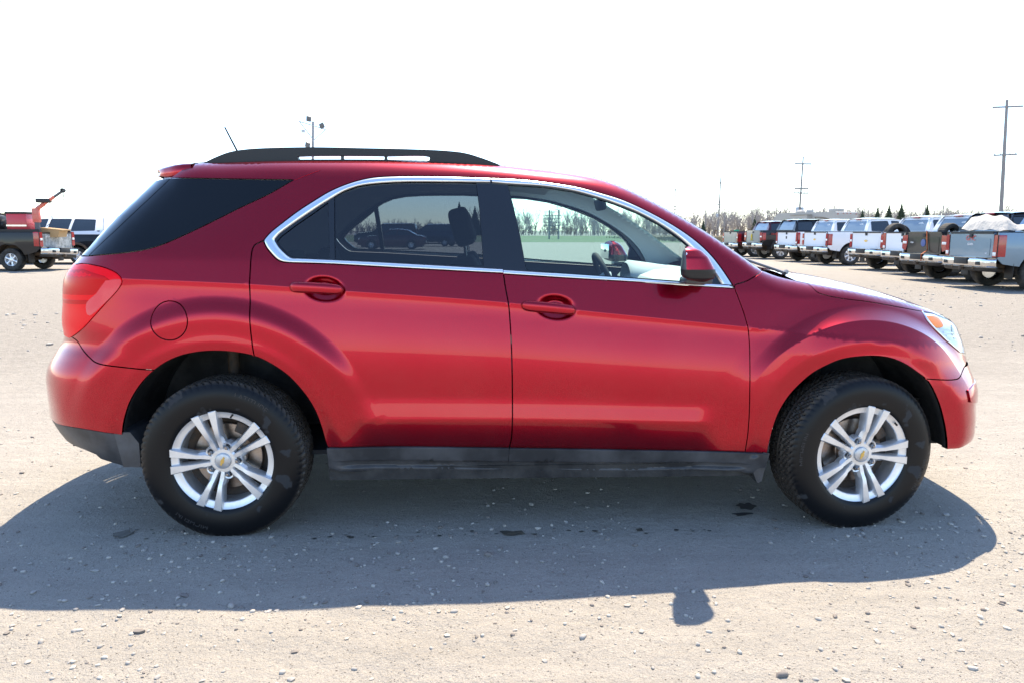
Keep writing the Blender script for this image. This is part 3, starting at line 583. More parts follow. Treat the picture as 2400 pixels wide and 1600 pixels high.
# roof, windscreen, bonnet, tailgate: sheets that bridge the two sides
def bridge(xs,crown,ny=21,drop=0.,flat=1.0,eps=4e-4):
    P=[]
    for x,c in zip(xs,crown):
        zt=float(z_top(x))-eps-drop; ye=float(Y(x,z_top(x)-eps))*flat-.001
        P.append([(x,ye*t,zt+c*(1-abs(t)**2.2)) for t in np.linspace(-1,1,ny)])
    return np.array(P)
roof_x=np.linspace(-1.66,.06,30); MB().grid(bridge(roof_x,np.interp(roof_x,[-1.66,-.6,.06],[.02,.025,.03]))).build('roof','red_paint',car,180)
ws_x=np.linspace(.06,1.0,24); MB().grid(bridge(ws_x,np.interp(ws_x,[.06,.6,1.0],[.03,.02,.015]))).build('windscreen','windscreen_glass',car,180)
m=MB()
hd_x=np.linspace(1.16,2.06,30); m.grid(bridge(hd_x,np.interp(hd_x,[1.16,1.5,1.9,2.06],[.045,.052,.045,.03])))
for side in (-1,1): panel(m,O_hood,[],side,gap=.001,res=.025)
mm=m; hood=mm.build('bonnet','red_paint',car,180)
cw_x=np.linspace(.98,1.2,8); MB().grid(bridge(cw_x,np.interp(cw_x,[.98,1.2],[.03,.02]),drop=.012)).build('cowl','black_plastic',car,180)
# nose and tail between the corner panels
def end_cap(zs,front,ny=25,push=0.,k=.955):
    P=[]
    for z in zs:
        xl=(xlim_f(z,k) if front else xlim_r(z,k)); yl=float(Y(xl,z)); xe=float(x_front(z)) if front else float(x_rear(z)); 
        P.append([(xl+(xe-xl)*(1-abs(t)**2.4)+(push if front else -push),yl*t,z) for t in np.linspace(-1,1,ny)])
    return np.array(P)
MB().grid(end_cap(np.linspace(.372,.70,20),True)).build('nose_panel','red_paint',fbump,180)
MB().grid(end_cap(np.linspace(.70,.865,10),True)).build('grille','black_plastic',car,180)
m=MB()
for z in np.linspace(.73,.84,4): m.tube([tuple(p) for p in end_cap([z],True,13,.004)[0]],.007,6)
m.build('grille_bar','chrome',car)
ea=end_cap([.865],True)[0]; eb=bridge([2.06],[.03],25)[0]
MB().grid(np.array([ea,ea*.6+eb*.4+np.array((.015,0,.012)),eb])).build('bonnet_lip','red_paint',hood,180)
tail=MB().grid(end_cap(np.linspace(.868,1.232,16),False)).build('tailgate','red_paint',car,180)
MB().grid(end_cap(np.linspace(1.237,1.58,14),False)).build('tailgate_glass','privacy_glass',tail,180)
MB().grid(end_cap(np.linspace(.49,.868,16),False)).build('bumper_cover','red_paint',rbump,180)
MB().grid(end_cap(np.linspace(.36,.49,8),False)).build('bumper_skirt','black_plastic',rbump,180)
MB().box((-2.36,0,.93),(.02,.52,.13),bev=.004).build('plate_recess','black_plastic',tail)
# spoiler over the tailgate glass
P=[]
for x,zc,h,w in ((-1.60,1.613,.038,.600),(-1.66,1.611,.038,.597),(-1.73,1.609,.036,.585),(-1.79,1.607,.032,.565),(-1.84,1.606,.026,.54),(-1.872,1.607,.016,.515),(-1.884,1.608,.005,.49)):
    row=[]
    for t in np.linspace(0,2*math.pi,41):
        c,q=math.cos(t),math.sin(t); yy=w*math.copysign(abs(c)**.28,c)
        row.append((x+.10*(abs(yy)/w)**4*(1 if x<-1.62 else 0)*min(1,(-1.62-x)/.2),yy,zc+h*math.copysign(abs(q)**.25,q)+.014*(1-(yy/w)**2)))
    P.append(row)
MB().grid(np.array(P)).build('spoiler','red_paint',tail,60)
MB().grid(np.array([bridge([-1.64],[.02],25,drop=.02)[0],end_cap([1.58],False)[0]])).build('tailgate_header','black_trim',tail,180)
# fine seam on the roof rail line
for side in (-1,):
    a=L_['roof_seam'];b=[(x,z-.0045) for x,z in a]; strip(MB(),a,b,side,base=.0002,rise=.0008,n=30,across=3).build('roof_joint','tail_dark',[c for c in car.children if c.name=='body_side'][0])
# fog lamp bezel and rub strip on the nose corner
for side in (-1,1):
    O=[(1.955,.628),(2.03,.640),(xlim_f(.63),.636),(xlim_f(.57),.560),(2.04,.555),(1.965,.575)]
    panel(MB(),O,[],side,off=.009,thick=.012,gap=0,res=.02).build('bumper_ledge','red_paint',fbump)
    P=[]
    panel(MB(),[(xlim_f(.5)-.045,.505),(xlim_f(.5),.505),(xlim_f(.44),.44),(xlim_f(.37),.37),(xlim_f(.37)-.04,.37),(xlim_f(.44)-.05,.44)],[],side,off=.016,thick=.03,gap=0,res=.02).build('fog_bezel','black_plastic',fbump)
# ---- door handles
for nm,dr in (('handle_rear','rear_door'),('handle_front','front_door')):
    h=LINES[nm]; p0=np.array(h[0]);p1=np.array(h[-1]); par=[c for c in car.children if c.name==dr][0]
    n=40;P=[];T=np.linspace(0,1,n);yb=None
    for t in T:
        c=p0+(p1-p0)*t+np.array((0,.004*math.sin(math.pi*t))); end=math.sin(math.pi*min(max(t,0.0),1))
        s=min(1,math.sqrt(max(0,1-(2*t-1)**8))+1e-3)
        hz=(.0245-.002*t)*s; hy=.016*s
        y0=float(.882+.028*math.sin(math.pi*min(1,max(0,(t-.02)/.98)))**.7) if nm=='handle_rear' else float(.882+.028*math.sin(math.pi*t)**.7)
        P.append([(c[0],-(y0+hy*math.copysign(abs(math.sin(w))**.8,math.sin(w))),c[1]+hz*math.copysign(abs(math.cos(w))**.75,math.cos(w))) for w in np.linspace(0,2*math.pi,20)])
    hd=MB().grid(np.array(P)).build('door_handle','red_paint',par,180)
    c=p0+(p1-p0)*.225; MB().box((c[0],-.907,c[1]+.002),(.002,.014,.038)).build('lock_seam','black_rubber',hd)
# ---- mirrors
mo=[p for p in FLAT['mirror']]
def mirror_shell(mb,side,z_lo,z_hi,x0=.535,grow=0.,n=28):
    # stack of horizontal outlines: flat towards the rear, round nose
    P=[]
    top=1.283;bot=1.136
    for z in np.linspace(z_lo,z_hi,16):
        t=(z-bot)/(top-bot); t=min(max(t,0),1)
        # length along x from the side outline
        xf=float(np.interp(z,[1.136,1.15,1.172,1.19,1.213,1.2455,1.267,1.2795,1.283],[.66,.695,.703,.697,.684,.664,.640,.612,.585]))+grow
        xb=float(np.interp(z,[1.136,1.145,1.155,1.165,1.195,1.2455,1.2686,1.279,1.283],[.62,.575,.547,.538,.536,.540,.546,.564,.583]))-grow*.3
        yo=float(np.interp(t,[0,.12,.35,.7,.92,1],[-1.0,-1.025,-1.034,-1.026,-1.0,-.96])); yi=float(np.interp(t,[0,.3,.8,1],[-.88,-.85,-.865,-.90]))
        xc=(xf+xb)/2;hx=(xf-xb)/2;yc=(yo+yi)/2;hy=abs(yo-yi)/2
        row=[]
        for w in np.linspace(0,2*math.pi,n+1)[:-1]:
            c,s=math.cos(w),math.sin(w)
            e=.42 if c<0 else .85     # blunt back, rounded front
            yy=yc+hy*math.copysign(abs(s)**.62,s); xx=xc+hx*math.copysign(abs(c)**e,c)
            if c<0: xx+=.045*(-c)**.5*(yy-yo)/(yi-yo)      # face turned in towards the driver
            row.append((xx,side*-1*yy,z))
        row.append(row[0]); P.append(row)
    P=np.array(P); P[:,:,1]*=-1*1; 
    Pm=P.reshape(-1,3);F0=len(mb.f); mb.grid(P)
    for i in range(F0,len(mb.f)):
        c=np.mean([mb.v[j] for j in mb.f[i]],axis=0); zz=[np.abs(P[:,0,2]-c[2]).argmin()][0]; row=P[zz]; k=(c[0]-row[:,0].min())/(row[:,0].max()-row[:,0].min()); inn=abs(c[1])<np.abs(row[:,1]).mean()
        if k<.07 or (side>0 and k<.42 and inn): mb.m[i]=1
    mb.add(P[-1],[tuple(range(n))]); mb.add(P[0],[tuple(range(n))][::-1]); return mb
for side in (-1,1):
    par=[c for c in car.children if c.name.startswith('front_door')][0 if side<0 else 1]
    root=empty('wing_mirror',(0,0,0),0,car)
    a=MB(); mirror_shell(a,side,1.190,1.2828); a.build('mirror_cap',['red_paint','black_plastic'],root,60)
    a=MB(); mirror_shell(a,side,1.1365,1.1895,grow=.001); a.build('mirror_base',['rail_black','rail_black'],root,60)
    a=MB(); a.box((.65,side*.865,1.135),(.12,.11,.028),bev=.01); a.build('mirror_arm','black_plastic',root)
    a=MB(); a.box((.550 if side>0 else .578,side*.945,1.212),(.004,.140,.096),Matrix.Rotation(side*math.radians(12.5),3,'Z'),bev=.0015); a.build('mirror_glass','mirror_glass',root)
# ---- roof rails, aerial, wipers
for side in (-1,1):
    top=curve(FLAT['rail_top'],.02); bot=[(x,float(z_top(x))-.004) for x in np.linspace(top[-1][0]+.012,top[0][0]-.015,40)]
    hole=curve(FLAT['rail_hole'],.02)
    m=MB(); m.prism(top+bot,side*.535,side*.495,'xz',[hole]); rail=m.build('roof_rail','rail_black',car,35)
    for x,z in FLAT['rail_posts']: MB().box((x,side*.515,z-.008),(.014,.022,.034),bev=.004).build('rail_post','black_plastic',rail)
(ax,az),(bx,bz)=FLAT['antenna']
m=MB(); m.tube([(bx+.035,0,1.672),(bx+.01,0,1.70),(bx,0,bz-.02)],[.018,.010,.006],10); m.tube([(bx,0,bz-.02),(ax,0,az)],[.0055,.0042],8); m.build('aerial','black_rubber',car)
m=MB(); m.tube([(1.155,-.60,1.150),(1.17,-.58,1.155),(1.19,-.5,1.145)],[.008,.013,.008],8); m.tube([(1.17,-.57,1.150),(1.08,-.2,1.21),(1.02,.2,1.25)],.007,6); m.build('wiper','black_plastic',car)
# ---------------------------------------------------------------- cabin
for side in (-1,1):
    b=[c for c in car.children if c.name.startswith('body_side')][0 if side<0 else 1]
    O_in=( L_['pillar_seam']+ztop_line(LINES['pillar_seam'][-1][0]-.01,-1.62)+[(-1.80,1.55),(-2.0,1.22)]+[(-1.3,1.20)]+L_['chrome_top_rear']+L_['chrome_top_front']+[LINES['front_door_front'][0]] )
    panel(MB(),inset(clean(O_in),-.010),[],side,off=-.034,thick=.002,gap=0,res=.08,step=.04).build('inner_trim','interior_grey',b)
    for O,nm in ((O_rdoor,'rear_door'),(O_fdoor,'front_door')):
        d=[c for c in car.children if c.name.startswith(nm)][0 if side<0 else 1]
        panel(MB(),inset(clean(O),.012),[],side,off=-.05,thick=.002,gap=0,res=.08,step=.04).build('door_card','interior_dark',d)
        x0=np.array(O)[:,0].min()+.15;x1=np.array(O)[:,0].max()-.15
        MB().box(((x0+x1)/2,side*.77,.86),((x1-x0)*.7,.09,.06),bev=.02).build('armrest','interior_dark',d)
    px=split[0]; O=[(px[0]-.075,1.10),(px[0]+.06,1.10),(px[0]+.005,1.60),(px[0]-.105,1.60)]
    panel(MB(),O,[],side,off=-.045,thick=.03,gap=0,res=.08).build('pillar_trim','interior_dark',b)
MB().grid(bridge(np.linspace(-1.78,.10,16),[.012]*16,drop=.05,flat=1.0)).build('headliner','interior_grey',car,180)
# dashboard with a hooded binnacle
dash=MB().prism([(1.06,1.115),(.90,1.135),(.72,1.125),(.63,1.095),(.60,1.06),(.62,1.0),(.66,.85),(.80,.62),(1.06,.62)],-.74,.74).build('dashboard','interior_light',car,30)
P=[]
for t in np.linspace(0,math.pi,15): P.append([(.58,.37+.17*math.cos(t),1.06+.10*math.sin(t)),(.60,.37+.185*math.cos(t),1.06+.115*math.sin(t)),(.72,.37+.18*math.cos(t),1.07+.09*math.sin(t)),(.86,.37+.12*math.cos(t),1.09+.05*math.sin(t))])
MB().grid(np.array(P)).build('binnacle','interior_grey',dash,60)
MB().box((.615,0,.95),(.03,.26,.24),bev=.01).build('centre_stack','interior_dark',dash)
for y in (-.55,.14,-.14,.62): MB().lathe([(.001,-.02),(.03,-.022),(.042,-.03),(.045,0)],20,'x',(.635,y,1.03)).build('air_vent','interior_dark',dash)
# steering wheel
sw=MB(); c=Vector((.47,.37,1.035)); tilt=Matrix.Rotation(math.radians(-24),3,'Y')
for k in range(48):
    pass
pts=[c+tilt@Vector((0,.185*math.cos(a),.185*math.sin(a))) for a in np.linspace(0,2*math.pi,49)]
sw.tube(pts,.0165,10,False); sw.build('steering_wheel','interior_dark',car)
swo=[o for o in car.children if o.name=='steering_wheel'][0]
h=MB(); h.lathe([(.001,-.045),(.05,-.04),(.075,-.01),(.07,.02)],24,'x',tuple(c)); 
for a in (math.radians(10),math.radians(170),math.radians(270)): h.tube([c+tilt@Vector((0,.05*math.cos(a),.05*math.sin(a))),c+tilt@Vector((0,.18*math.cos(a),.18*math.sin(a)))],.017,8)
h.build('hub','interior_grey',swo)
def soft_box(mb,c,d,rot=None,e=.35,n=20,m=12):
    P=[]
    for u in np.linspace(-math.pi/2,math.pi/2,m):
        row=[]
        for v in np.linspace(0,2*math.pi,n+1):
            f=lambda q:math.copysign(abs(q)**e,q)
            p=Vector((d[0]/2*f(math.cos(u))*f(math.cos(v)),d[1]/2*f(math.cos(u))*f(math.sin(v)),d[2]/2*f(math.sin(u))))
            if rot is not None: p=rot@p
            row.append(tuple(p+Vector(c)))
        P.append(row)
    mb.grid(np.array(P)); return mb
lean=Matrix.Rotation(math.radians(-16),3,'Y')
for y in (-.37,.37):
    st=soft_box(MB(),(-.02,y,.62),(.52,.50,.16)).build('front_seat','seat_cloth',car,60)
    soft_box(MB(),(-.30,y,.92),(.15,.48,.62),lean).build('seat_back','seat_cloth',st,60)
    soft_box(MB(),(-.385,y,1.365),(.105,.25,.19),lean,.45).build('headrest','seat_cloth',st,60)
    for dy in (-.06,.06): MB().tube([(-.36,y+dy,1.18),(-.375,y+dy,1.30)],.006,8).build('headrest_post','nut_chrome',st)
rs=soft_box(MB(),(-.86,0,.62),(.48,1.25,.16)).build('rear_bench','seat_cloth',car,60)
soft_box(MB(),(-1.12,0,.92),(.15,1.22,.50),lean).build('seat_back','seat_cloth',rs,60)
for y in (-.42,.42): soft_box(MB(),(-1.20,y,1.19),(.09,.24,.12),lean,.45).build('headrest','seat_cloth',rs,60)
MB().box((.36,0,1.49),(.03,.24,.065),Matrix.Rotation(math.radians(-15),3,'Y'),bev=.015).build('rear_view_mirror','interior_dark',car)
MB().box((-.55,0,.34),(2.2,1.5,.02)).build('cabin_floor','interior_dark',car)
MB().grid(end_cap(np.linspace(.88,1.585,14),False,push=-.035,k=.90)).build('tailgate_trim','interior_dark',tail,180)
# ---------------------------------------------------------------- parked vehicles behind
def round_poly(poly,r,n=5):
    out=[];k=len(poly)
    rs=r if isinstance(r,(list,tuple)) else [r]*k
    for i in range(k):
        p=np.array(poly[i],float);a=np.array(poly[i-1],float)-p;b=np.array(poly[(i+1)%k],float)-p
        la,lb=np.linalg.norm(a),np.linalg.norm(b);q=min(rs[i],la*.45,lb*.45)
        if q<1e-4: out.append(tuple(p)); continue
        A=p+a/la*q;B=p+b/lb*q
        for t in np.linspace(0,1,n): out.append(tuple((1-t)**2*A+2*t*(1-t)*p+t*t*B))
    return clean(out,1e-4)
def sheet(mb,poly,holes,fn,res=.16,turn=None):
    poly=clean(dense(poly,res*.7)); holes=[clean(dense(h,res*.7)) for h in holes]
    V,T=tri_fill(poly,holes,[tuple(p) for p in fill_points(poly,holes,res)]); mb.add([fn(*p) for p in V],T)
    if turn is not None:
        for lp in [poly]+holes:
            n=len(lp);A=[fn(*p) for p in lp];B=[tuple(np.array(q)+np.array(turn)) for q in A]
            mb.add(A+B,[(i,(i+1)%n,n+(i+1)%n,n+i) for i in range(n)])
    return mb
def lettering(name,body,size,mat,parent,where):
    me=text_mesh(body,size,.002); co=np.zeros(len(me.vertices)*3); me.vertices.foreach_get('co',co); co=co.reshape(-1,3)
    me.vertices.foreach_set('co',np.array([where(*p) for p in co],float).ravel()); me.update(); me.materials.clear(); me.materials.append(MAT[mat]); return link(name,me,parent)
for n_,c_,k_ in (('paint_white',(.74,.75,.77),0),('paint_black',(.008,.008,.010),.3),('paint_maroon',(.09,.006,.012),.6),('paint_slate',(.13,.19,.26),.75),('paint_grey',(.20,.21,.22),.6),('paint_navy',(.012,.02,.045),.5),('paint_wine',(.05,.008,.014),.6),('paint_silver',(.42,.44,.47),.8)):
    car_paint(n_,c_,k_,.35 if k_ else .5,.03,False,.02 if 'black' in n_ else .06)
principled('bright_bumper',(.60,.60,.61),.16,1,var=(4,.5,(.40,.38,.35)))
principled('worn_grey',(.16,.165,.16),.5,var=(9,.9,(.42,.43,.42)))
principled('lamp_red',(.36,.008,.014),.15,coat=.8,var=(16,.6,(.20,.004,.008))); principled('lamp_white',(.75,.74,.72),.2,coat=.5)
principled('dark_glass',(.012,.018,.022),.03,coat=1); principled('pale_glass',(.10,.14,.17),.04,coat=1)
principled('under_dirt',(.045,.036,.028),.9,var=(8,.8,(.14,.09,.055)))
MAT['paint_black'].node_tree.nodes['Principled BSDF'].inputs['Coat IOR'].default_value=1.32; MAT['paint_black'].node_tree.nodes['Principled BSDF'].inputs['Specular IOR Level'].default_value=.2; MAT['paint_black'].node_tree.nodes['Principled BSDF'].inputs['Metallic'].default_value=0
principled('old_tyre',(.020,.019,.018),.85,var=(6,.9,(.07,.062,.052)))
principled('dark_rim',(.03,.03,.032),.4,.4); principled('decal_grey',(.25,.26,.28),.4); principled('decal_red',(.5,.04,.03),.4); principled('decal_white',(.8,.8,.8),.4)
principled('ribbon_yellow',(.75,.55,.02),.5); principled('strap_orange',(.55,.12,.03),.7); principled('oval_blue',(.02,.06,.25),.3)
principled('sticker_white',(.75,.77,.78),.5); principled('tarp',(.42,.40,.37),.85,bump=(9,.8,.03)); principled('flare_black',(.014,.014,.015),.6)
def truck_tyre(r,w,rr):
    n=96;pr=[(rr,-w*.40),(rr+.02,-w*.48),((r+rr)/2,-w*.52),(r-.03,-w*.48),(r-.006,-w*.40),(r,-w*.30)]
    prof=pr+[(r,0)]+[(a,-b) for a,b in pr[::-1]]
    th=np.linspace(0,2*math.pi,n,endpoint=False);P=[]
    for i,t in enumerate(th):
        row=[]
        for a,b in prof:
            q=a-(.010 if (a>r-.02 and (i%3==0)) else 0); row.append((q*math.cos(t),b,q*math.sin(t)))
        P.append(row)
    return MB().grid(np.array(P),close_u=True)
def truck_rim(rr,ns,wid,dish,skip=False):
    m=MB(); m.lathe([(rr+.002,.02),(rr+.008,0),(rr-.004,-.004),(rr-.02,.02),(rr-.03,.05),(rr-.035,.16)],48)
    m.lathe([(.001,dish-.012),(.05,dish-.012),(.075,dish),(.085,dish+.04)],32)
    for k in range(ns):
        a=2*math.pi*k/ns;c,s=math.cos(a),math.sin(a);rows=[]
        for r,w in ((.06,wid*1.15),(.12,wid*.85),(rr*.7,wid*.9),(rr-.012,wid*1.5)):
            o=dish-.004 if r<.1 else dish*(1-r/rr)+.004
            rows.append([(r*c-v*s,y,r*s+v*c) for v,y in ((-w-.006,o+.05),(-w,o+.008),(-w*.6,o),(w*.6,o),(w,o+.008),(w+.006,o+.05))])
        m.grid(np.array(rows))
    m.lathe([(.001,.12),(rr-.04,.12)],32) if not skip else None
    return m
TT=truck_tyre(.41,.28,.245).mesh('tyre','old_tyre',50); TT_S=truck_tyre(.37,.25,.205).mesh('tyre','old_tyre',50)
R_A=truck_rim(.245,6,.030,.012).mesh('rim','bright_bumper',40); R_B=truck_rim(.245,8,.022,.02).mesh('rim','dark_rim',40); R_C=truck_rim(.205,6,.03,.02).mesh('rim','alloy',40); R_D=truck_rim(.245,7,.035,.015).mesh('rim','alloy',40)
CORE=MB().lathe([(.001,.125),(.20,.125)],24).mesh('wheel_core','cast_iron')
def add_wheel(root,x,y,z,tyre,rim):
    w=empty('wheel',(x,y,z),0 if y<0 else math.pi,root); link('tyre',tyre,w); r=link('rim',rim,w,(0,-.115 if tyre is TT else -.10,0)); r.rotation_euler=(0,random.random()*6,0); return w
def pickup(label,loc,rz,paint,gate=None,lamp='tall',rims=None,tyre=None,W=1.0,zr=1.335,roof=1.90,scale=1.,cab_paint=None,bumper='bright_bumper',flares=False,dz=0.,group=None,cab_len=2.35,bumper_tilt=0.,full=True):
    rims=rims or R_A; tyre=tyre or TT; gate=gate or paint; cab_paint=cab_paint or paint
    root=empty('pickup_truck',loc,rz); root.scale=(scale,)*3; tag(root,label,'pickup truck',group)
    tr=.41 if tyre is TT else .37
    zb=zr-.05
    def sk(side,off=0.):
        def f(x,z):
            y=W-.012*((z-dz-.95)/.35)**2
            if z>zb+dz: y-=(z-zb-dz)*.30+.12*max(0,z-zb-dz-.35)
            y-=.05*max(0,(x-3.9)/.8)**2+.0*x
            return (x,side*(y+off),z)
        return f
    D=lambda P:[(x,z+dz) for x,z in P]
    arch=lambda cx,r:[(cx+r*math.cos(t),tr+.02+r*math.sin(t)+dz*.6) for t in np.linspace(.28,math.pi-.28,17)]
    lower=.56+dz
    bed=D([(-1.15,zr),(.585,zr)])+[(.585,lower)]+arch(0,.50)+[(-1.02,lower+.06),(-1.15,lower+.18)]
    x0=.625;x1=x0+cab_len
    cabo=[(x0,lower)]+D([(x0,zb),(x0+.06,1.45),(x0+.14,1.80),(x0+.22,1.86),(x0+.40,roof-.015),(x0+1.35,roof-.02),(x0+1.55,roof-.06),(x1-.05,zb-.01),(x1,zb-.03)])+[(x1,lower),]
    w1=round_poly(D([(x0+.20,1.37),(x0+.25,1.76),(x0+1.0,1.79),(x0+1.02,1.36)]),.06); w2=round_poly(D([(x0+1.12,1.36),(x0+1.12,1.79),(x0+1.42,1.78),(x1-.22,1.38),(x1-.22,1.345)]),.05)
    fend=[(x1+.02,lower)]+D([(x1+.02,zb-.04),(x1+.9,zb-.06),(x1+1.35,zb-.12),(x1+1.45,1.0),(x1+1.45,.62)])+arch(x1+.74,.50)
    for s in (-1,1):
        b=sheet(MB(),bed,[],sk(s),turn=(0,-s*.05,0)).build('bed_side',paint,root,35)
        MB().tube([sk(s,-.03)(x,zr+dz+.004) for x in (-1.14,.58)],.022,6).build('rail_cap','flare_black',b)
        c=sheet(MB(),cabo,[w1,w2],sk(s),turn=(0,-s*.06,0)).build('cab_side',cab_paint,root,35)
        for w in (w1,w2): sheet(MB(),inset(w,-.01),[],sk(s,-.02)).build('side_window','dark_glass',c)
        if full:
            f=sheet(MB(),fend,[],sk(s),turn=(0,-s*.06,0)).build('front_fender',paint,root,35)
            MB().box((x1-.42,s*(W+.16),1.38+dz),(.10,.22,.26),bev=.03).build('door_mirror','flare_black',c)
        for k in (.30,1.30): MB().box((x0+k,s*(W+.004),1.20+dz),(.20,.02,.035),bev=.008).build('door_handle',cab_paint,c)
        for cx in (0.,x1+.74):
            if flares:
                P=[[(cx+r*math.cos(t),s*(W+o),tr+.02+r*math.sin(t)+dz*.6) for r,o in ((.50,-.03),(.495,.045),(.54,.05),(.59,.03),(.60,-.01))] for t in np.linspace(.1,math.pi-.1,19)]
                MB().grid(np.array(P)).build('arch_flare','flare_black',b)
            # wheel well
            P=[[(cx+.515*math.cos(t),s*y,tr+.02+.515*math.sin(t)+dz*.6) for y in (W-.03,W-.40)] for t in np.linspace(-.1,math.pi+.1,19)]
            m=MB(); m.grid(np.array(P)); m.add([(cx,s*(W-.40),tr)]+[p[1] for p in P],[(0,i+1,i+2) for i in range(18)]); m.build('wheel_well','under_dirt',root)
            add_wheel(root,cx,s*(W-.155),tr,tyre,rims)
        # tail lamp on the corner
        z0,z1=(.80,1.26)
        if lamp=='tall': pl=[(W-.145,z0),(W+.006,z0),(W+.006,z1),(W-.135,z1)]
        elif lamp=='shield': pl=[(W-.235,1.0),(W-.17,z0+.02),(W+.006,z0+.08),(W+.006,z1-.02),(W-.235,z1)]
        elif lamp=='slim': pl=[(W-.15,z0+.02),(W+.006,z0),(W+.006,z1+.05),(W-.13,z1+.05)]
        else: pl=[(W-.15,z0-.03),(W+.006,z0-.02),(W+.006,z1+.02),(W-.11,z1+.02)]
        pl=round_poly([(s*a,b_+dz) for a,b_ in pl],.03)
        la=MB().prism(pl,-1.195,-.98 if lamp!='slim' else -1.06,'yz').build('tail_lamp','lamp_red',root,35)
        MB().prism(inset(pl,-.010),-1.190,-1.172,'yz').build('lamp_surround','flare_black',la,35)
        zz=sorted(b_ for _,b_ in pl); h=zz[-1]-zz[0]
        wv=[p[0] for p in pl];wm=(min(wv)+max(wv))/2;ww=max(wv)-min(wv)
        zw={'tall':.50,'shield':.52,'slim':.12,'gmc':.15}.get(lamp,.2)
        MB().box((-1.197,wm,zz[0]+h*zw),(.012,ww*.72,h*.16),bev=.004).build('reversing_light','lamp_white',la)
    # tailgate
    gy=W-(.15 if lamp in('tall','gmc') else .24 if lamp=='shield' else .145)
    tg=MB().prism(round_poly([(-gy,.72+dz),(gy,.72+dz),(gy,zr+dz),(-gy,zr+dz)],.03),-1.185,-1.13,'yz').build('tailgate',gate,root,30)
    MB().prism(round_poly([(-gy+.10,.80+dz),(gy-.10,.80+dz),(gy-.10,1.20+dz),(-gy+.10,1.20+dz)],.05),-1.192,-1.184,'yz').build('tailgate_panel',gate,tg,30)
    MB().prism([(-gy+.01,zr-.03+dz),(gy-.01,zr-.03+dz),(gy-.01,zr+.012+dz),(-gy+.01,zr+.012+dz)],-1.205,-1.12,'yz').build('tailgate_cap','flare_black' if lamp!='shield' else gate,tg,30)
    MB().box((-1.197,0,1.26+dz),(.02,.13,.085),bev=.008).build('tailgate_handle','flare_black',tg)
    # bed: floor, front wall, inner sides
    m=MB(); m.box((-.28,0,.86+dz),(1.72,1.7,.04)); m.box((.56,0,1.10+dz),(.04,1.9,.5)); 
    for s in (-1,1): m.box((-.28,s*(W-.10),1.10+dz),(1.72,.03,.5))
    m.build('bed_liner','flare_black',root)
    # cab back, roof, screen, bonnet
    lean=lambda y,z:(x0+.0+.24*max(0,(z-zb-dz)/.6)**1.4,y,z)
    bk=round_poly([(-W+.01,lower+.1),(W-.01,lower+.1),(W-.01,zb+dz),(W-.155,1.82+dz),(W-.33,roof-.02+dz),(-W+.33,roof-.02+dz),(-W+.155,1.82+dz),(-W+.01,zb+dz)],[0,0,.03,.1,.1,.1,.1,.03])
    rw=round_poly([(-W+.25,1.38+dz),(W-.25,1.38+dz),(W-.34,1.77+dz),(-W+.34,1.77+dz)],.06)
    cb=sheet(MB(),bk,[rw],lean,.2,(.03,0,0)).build('cab_back',cab_paint,root,35)
    sheet(MB(),inset(rw,-.01),[],lambda y,z:(lean(y,z)[0]+.012,y,z)).build('rear_window','pale_glass',cb)
    MB().box((x0+.17,0,roof-.045+dz),(.04,.36,.05),bev=.012).build('high_brake_light','lamp_red',cb)
    P=[]
    for x,z,w in ((x0+.17,1.85,W-.17),(x0+.26,roof-.035,W-.20),(x0+.5,roof-.012,W-.22),(x0+1.3,roof-.014,W-.22),(x0+1.56,roof-.06,W-.20)):
        P.append([(x,w*t,z+dz+.03*(1-t*t)) for t in np.linspace(-1,1,9)])
    MB().grid(np.array(P)).build('cab_roof',cab_paint,root,60)
    MB().grid(np.array([[(x0+1.55,(W-.20)*t,roof-.055+.025*(1-t*t)+dz) for t in np.linspace(-1,1,7)],[(x1+.02,(W-.06)*t,zb-.02+.03*(1-t*t)+dz) for t in np.linspace(-1,1,7)]])).build('windscreen','dark_glass',root,180)
    if full:
        P=[[(x,(W-.02-.05*max(0,(x-x1-.8)))*t,z+dz+.04*(1-t*t)) for t in np.linspace(-1,1,9)] for x,z in ((x1,zb-.05),(x1+.7,zb-.055),(x1+1.3,zb-.12),(x1+1.45,.98),(x1+1.45,.6))]
        MB().grid(np.array(P)).build('bonnet',paint,root,40)
        MB().box((x1+1.47,0,.72+dz),(.10,1.95,.22),bev=.04).build('front_bumper',bumper,root)
    # bumper: wrapped ends and a stepped middle
    tilt=Matrix.Rotation(bumper_tilt,3,'X')
    pl=[(-1.16,W-.02),(-1.20,W-.01),(-1.33,W-.09),(-1.40,.40),(-1.40,-.40),(-1.33,-W+.09),(-1.20,-W+.01),(-1.16,-W+.02),(-1.20,0)]
    P=[]
    for z,k in ((.535,.05),(.56,.012),(.62,.0),(.69,-.004),(.735,.012),(.755,.05)):
        row=[]
        for t in np.linspace(-1,1,25):
            y=t*(W-.015); e=abs(t); x=-1.385+.02*e**2+.20*max(0,(e-.80)/.20)**2+k
            if abs(t)<.34 and z<.74 and z>.57: x+=.0
            row.append((x,y,z+dz))
        P.append(row)
    m=MB(); m.grid(np.array(P)); m.prism(pl,.752+dz,.757+dz,'xy'); m.prism(pl,.536+dz,.540+dz,'xy'); bp=m.build('rear_bumper',bumper,root,40)
    if bumper_tilt: bp.rotation_euler=(bumper_tilt,.0,.0); bp.location=(0,0,-.02)
    MB().box((-1.385,0,.67+dz),(.05,.52,.15),bev=.01).build('plate_recess','flare_black',bp)
    for s in (-1,1): MB().box((-1.31,s*(W-.27),.758+dz),(.14,.34,.014),bev=.004).build('step_pad','flare_black',bp)
    P=[]
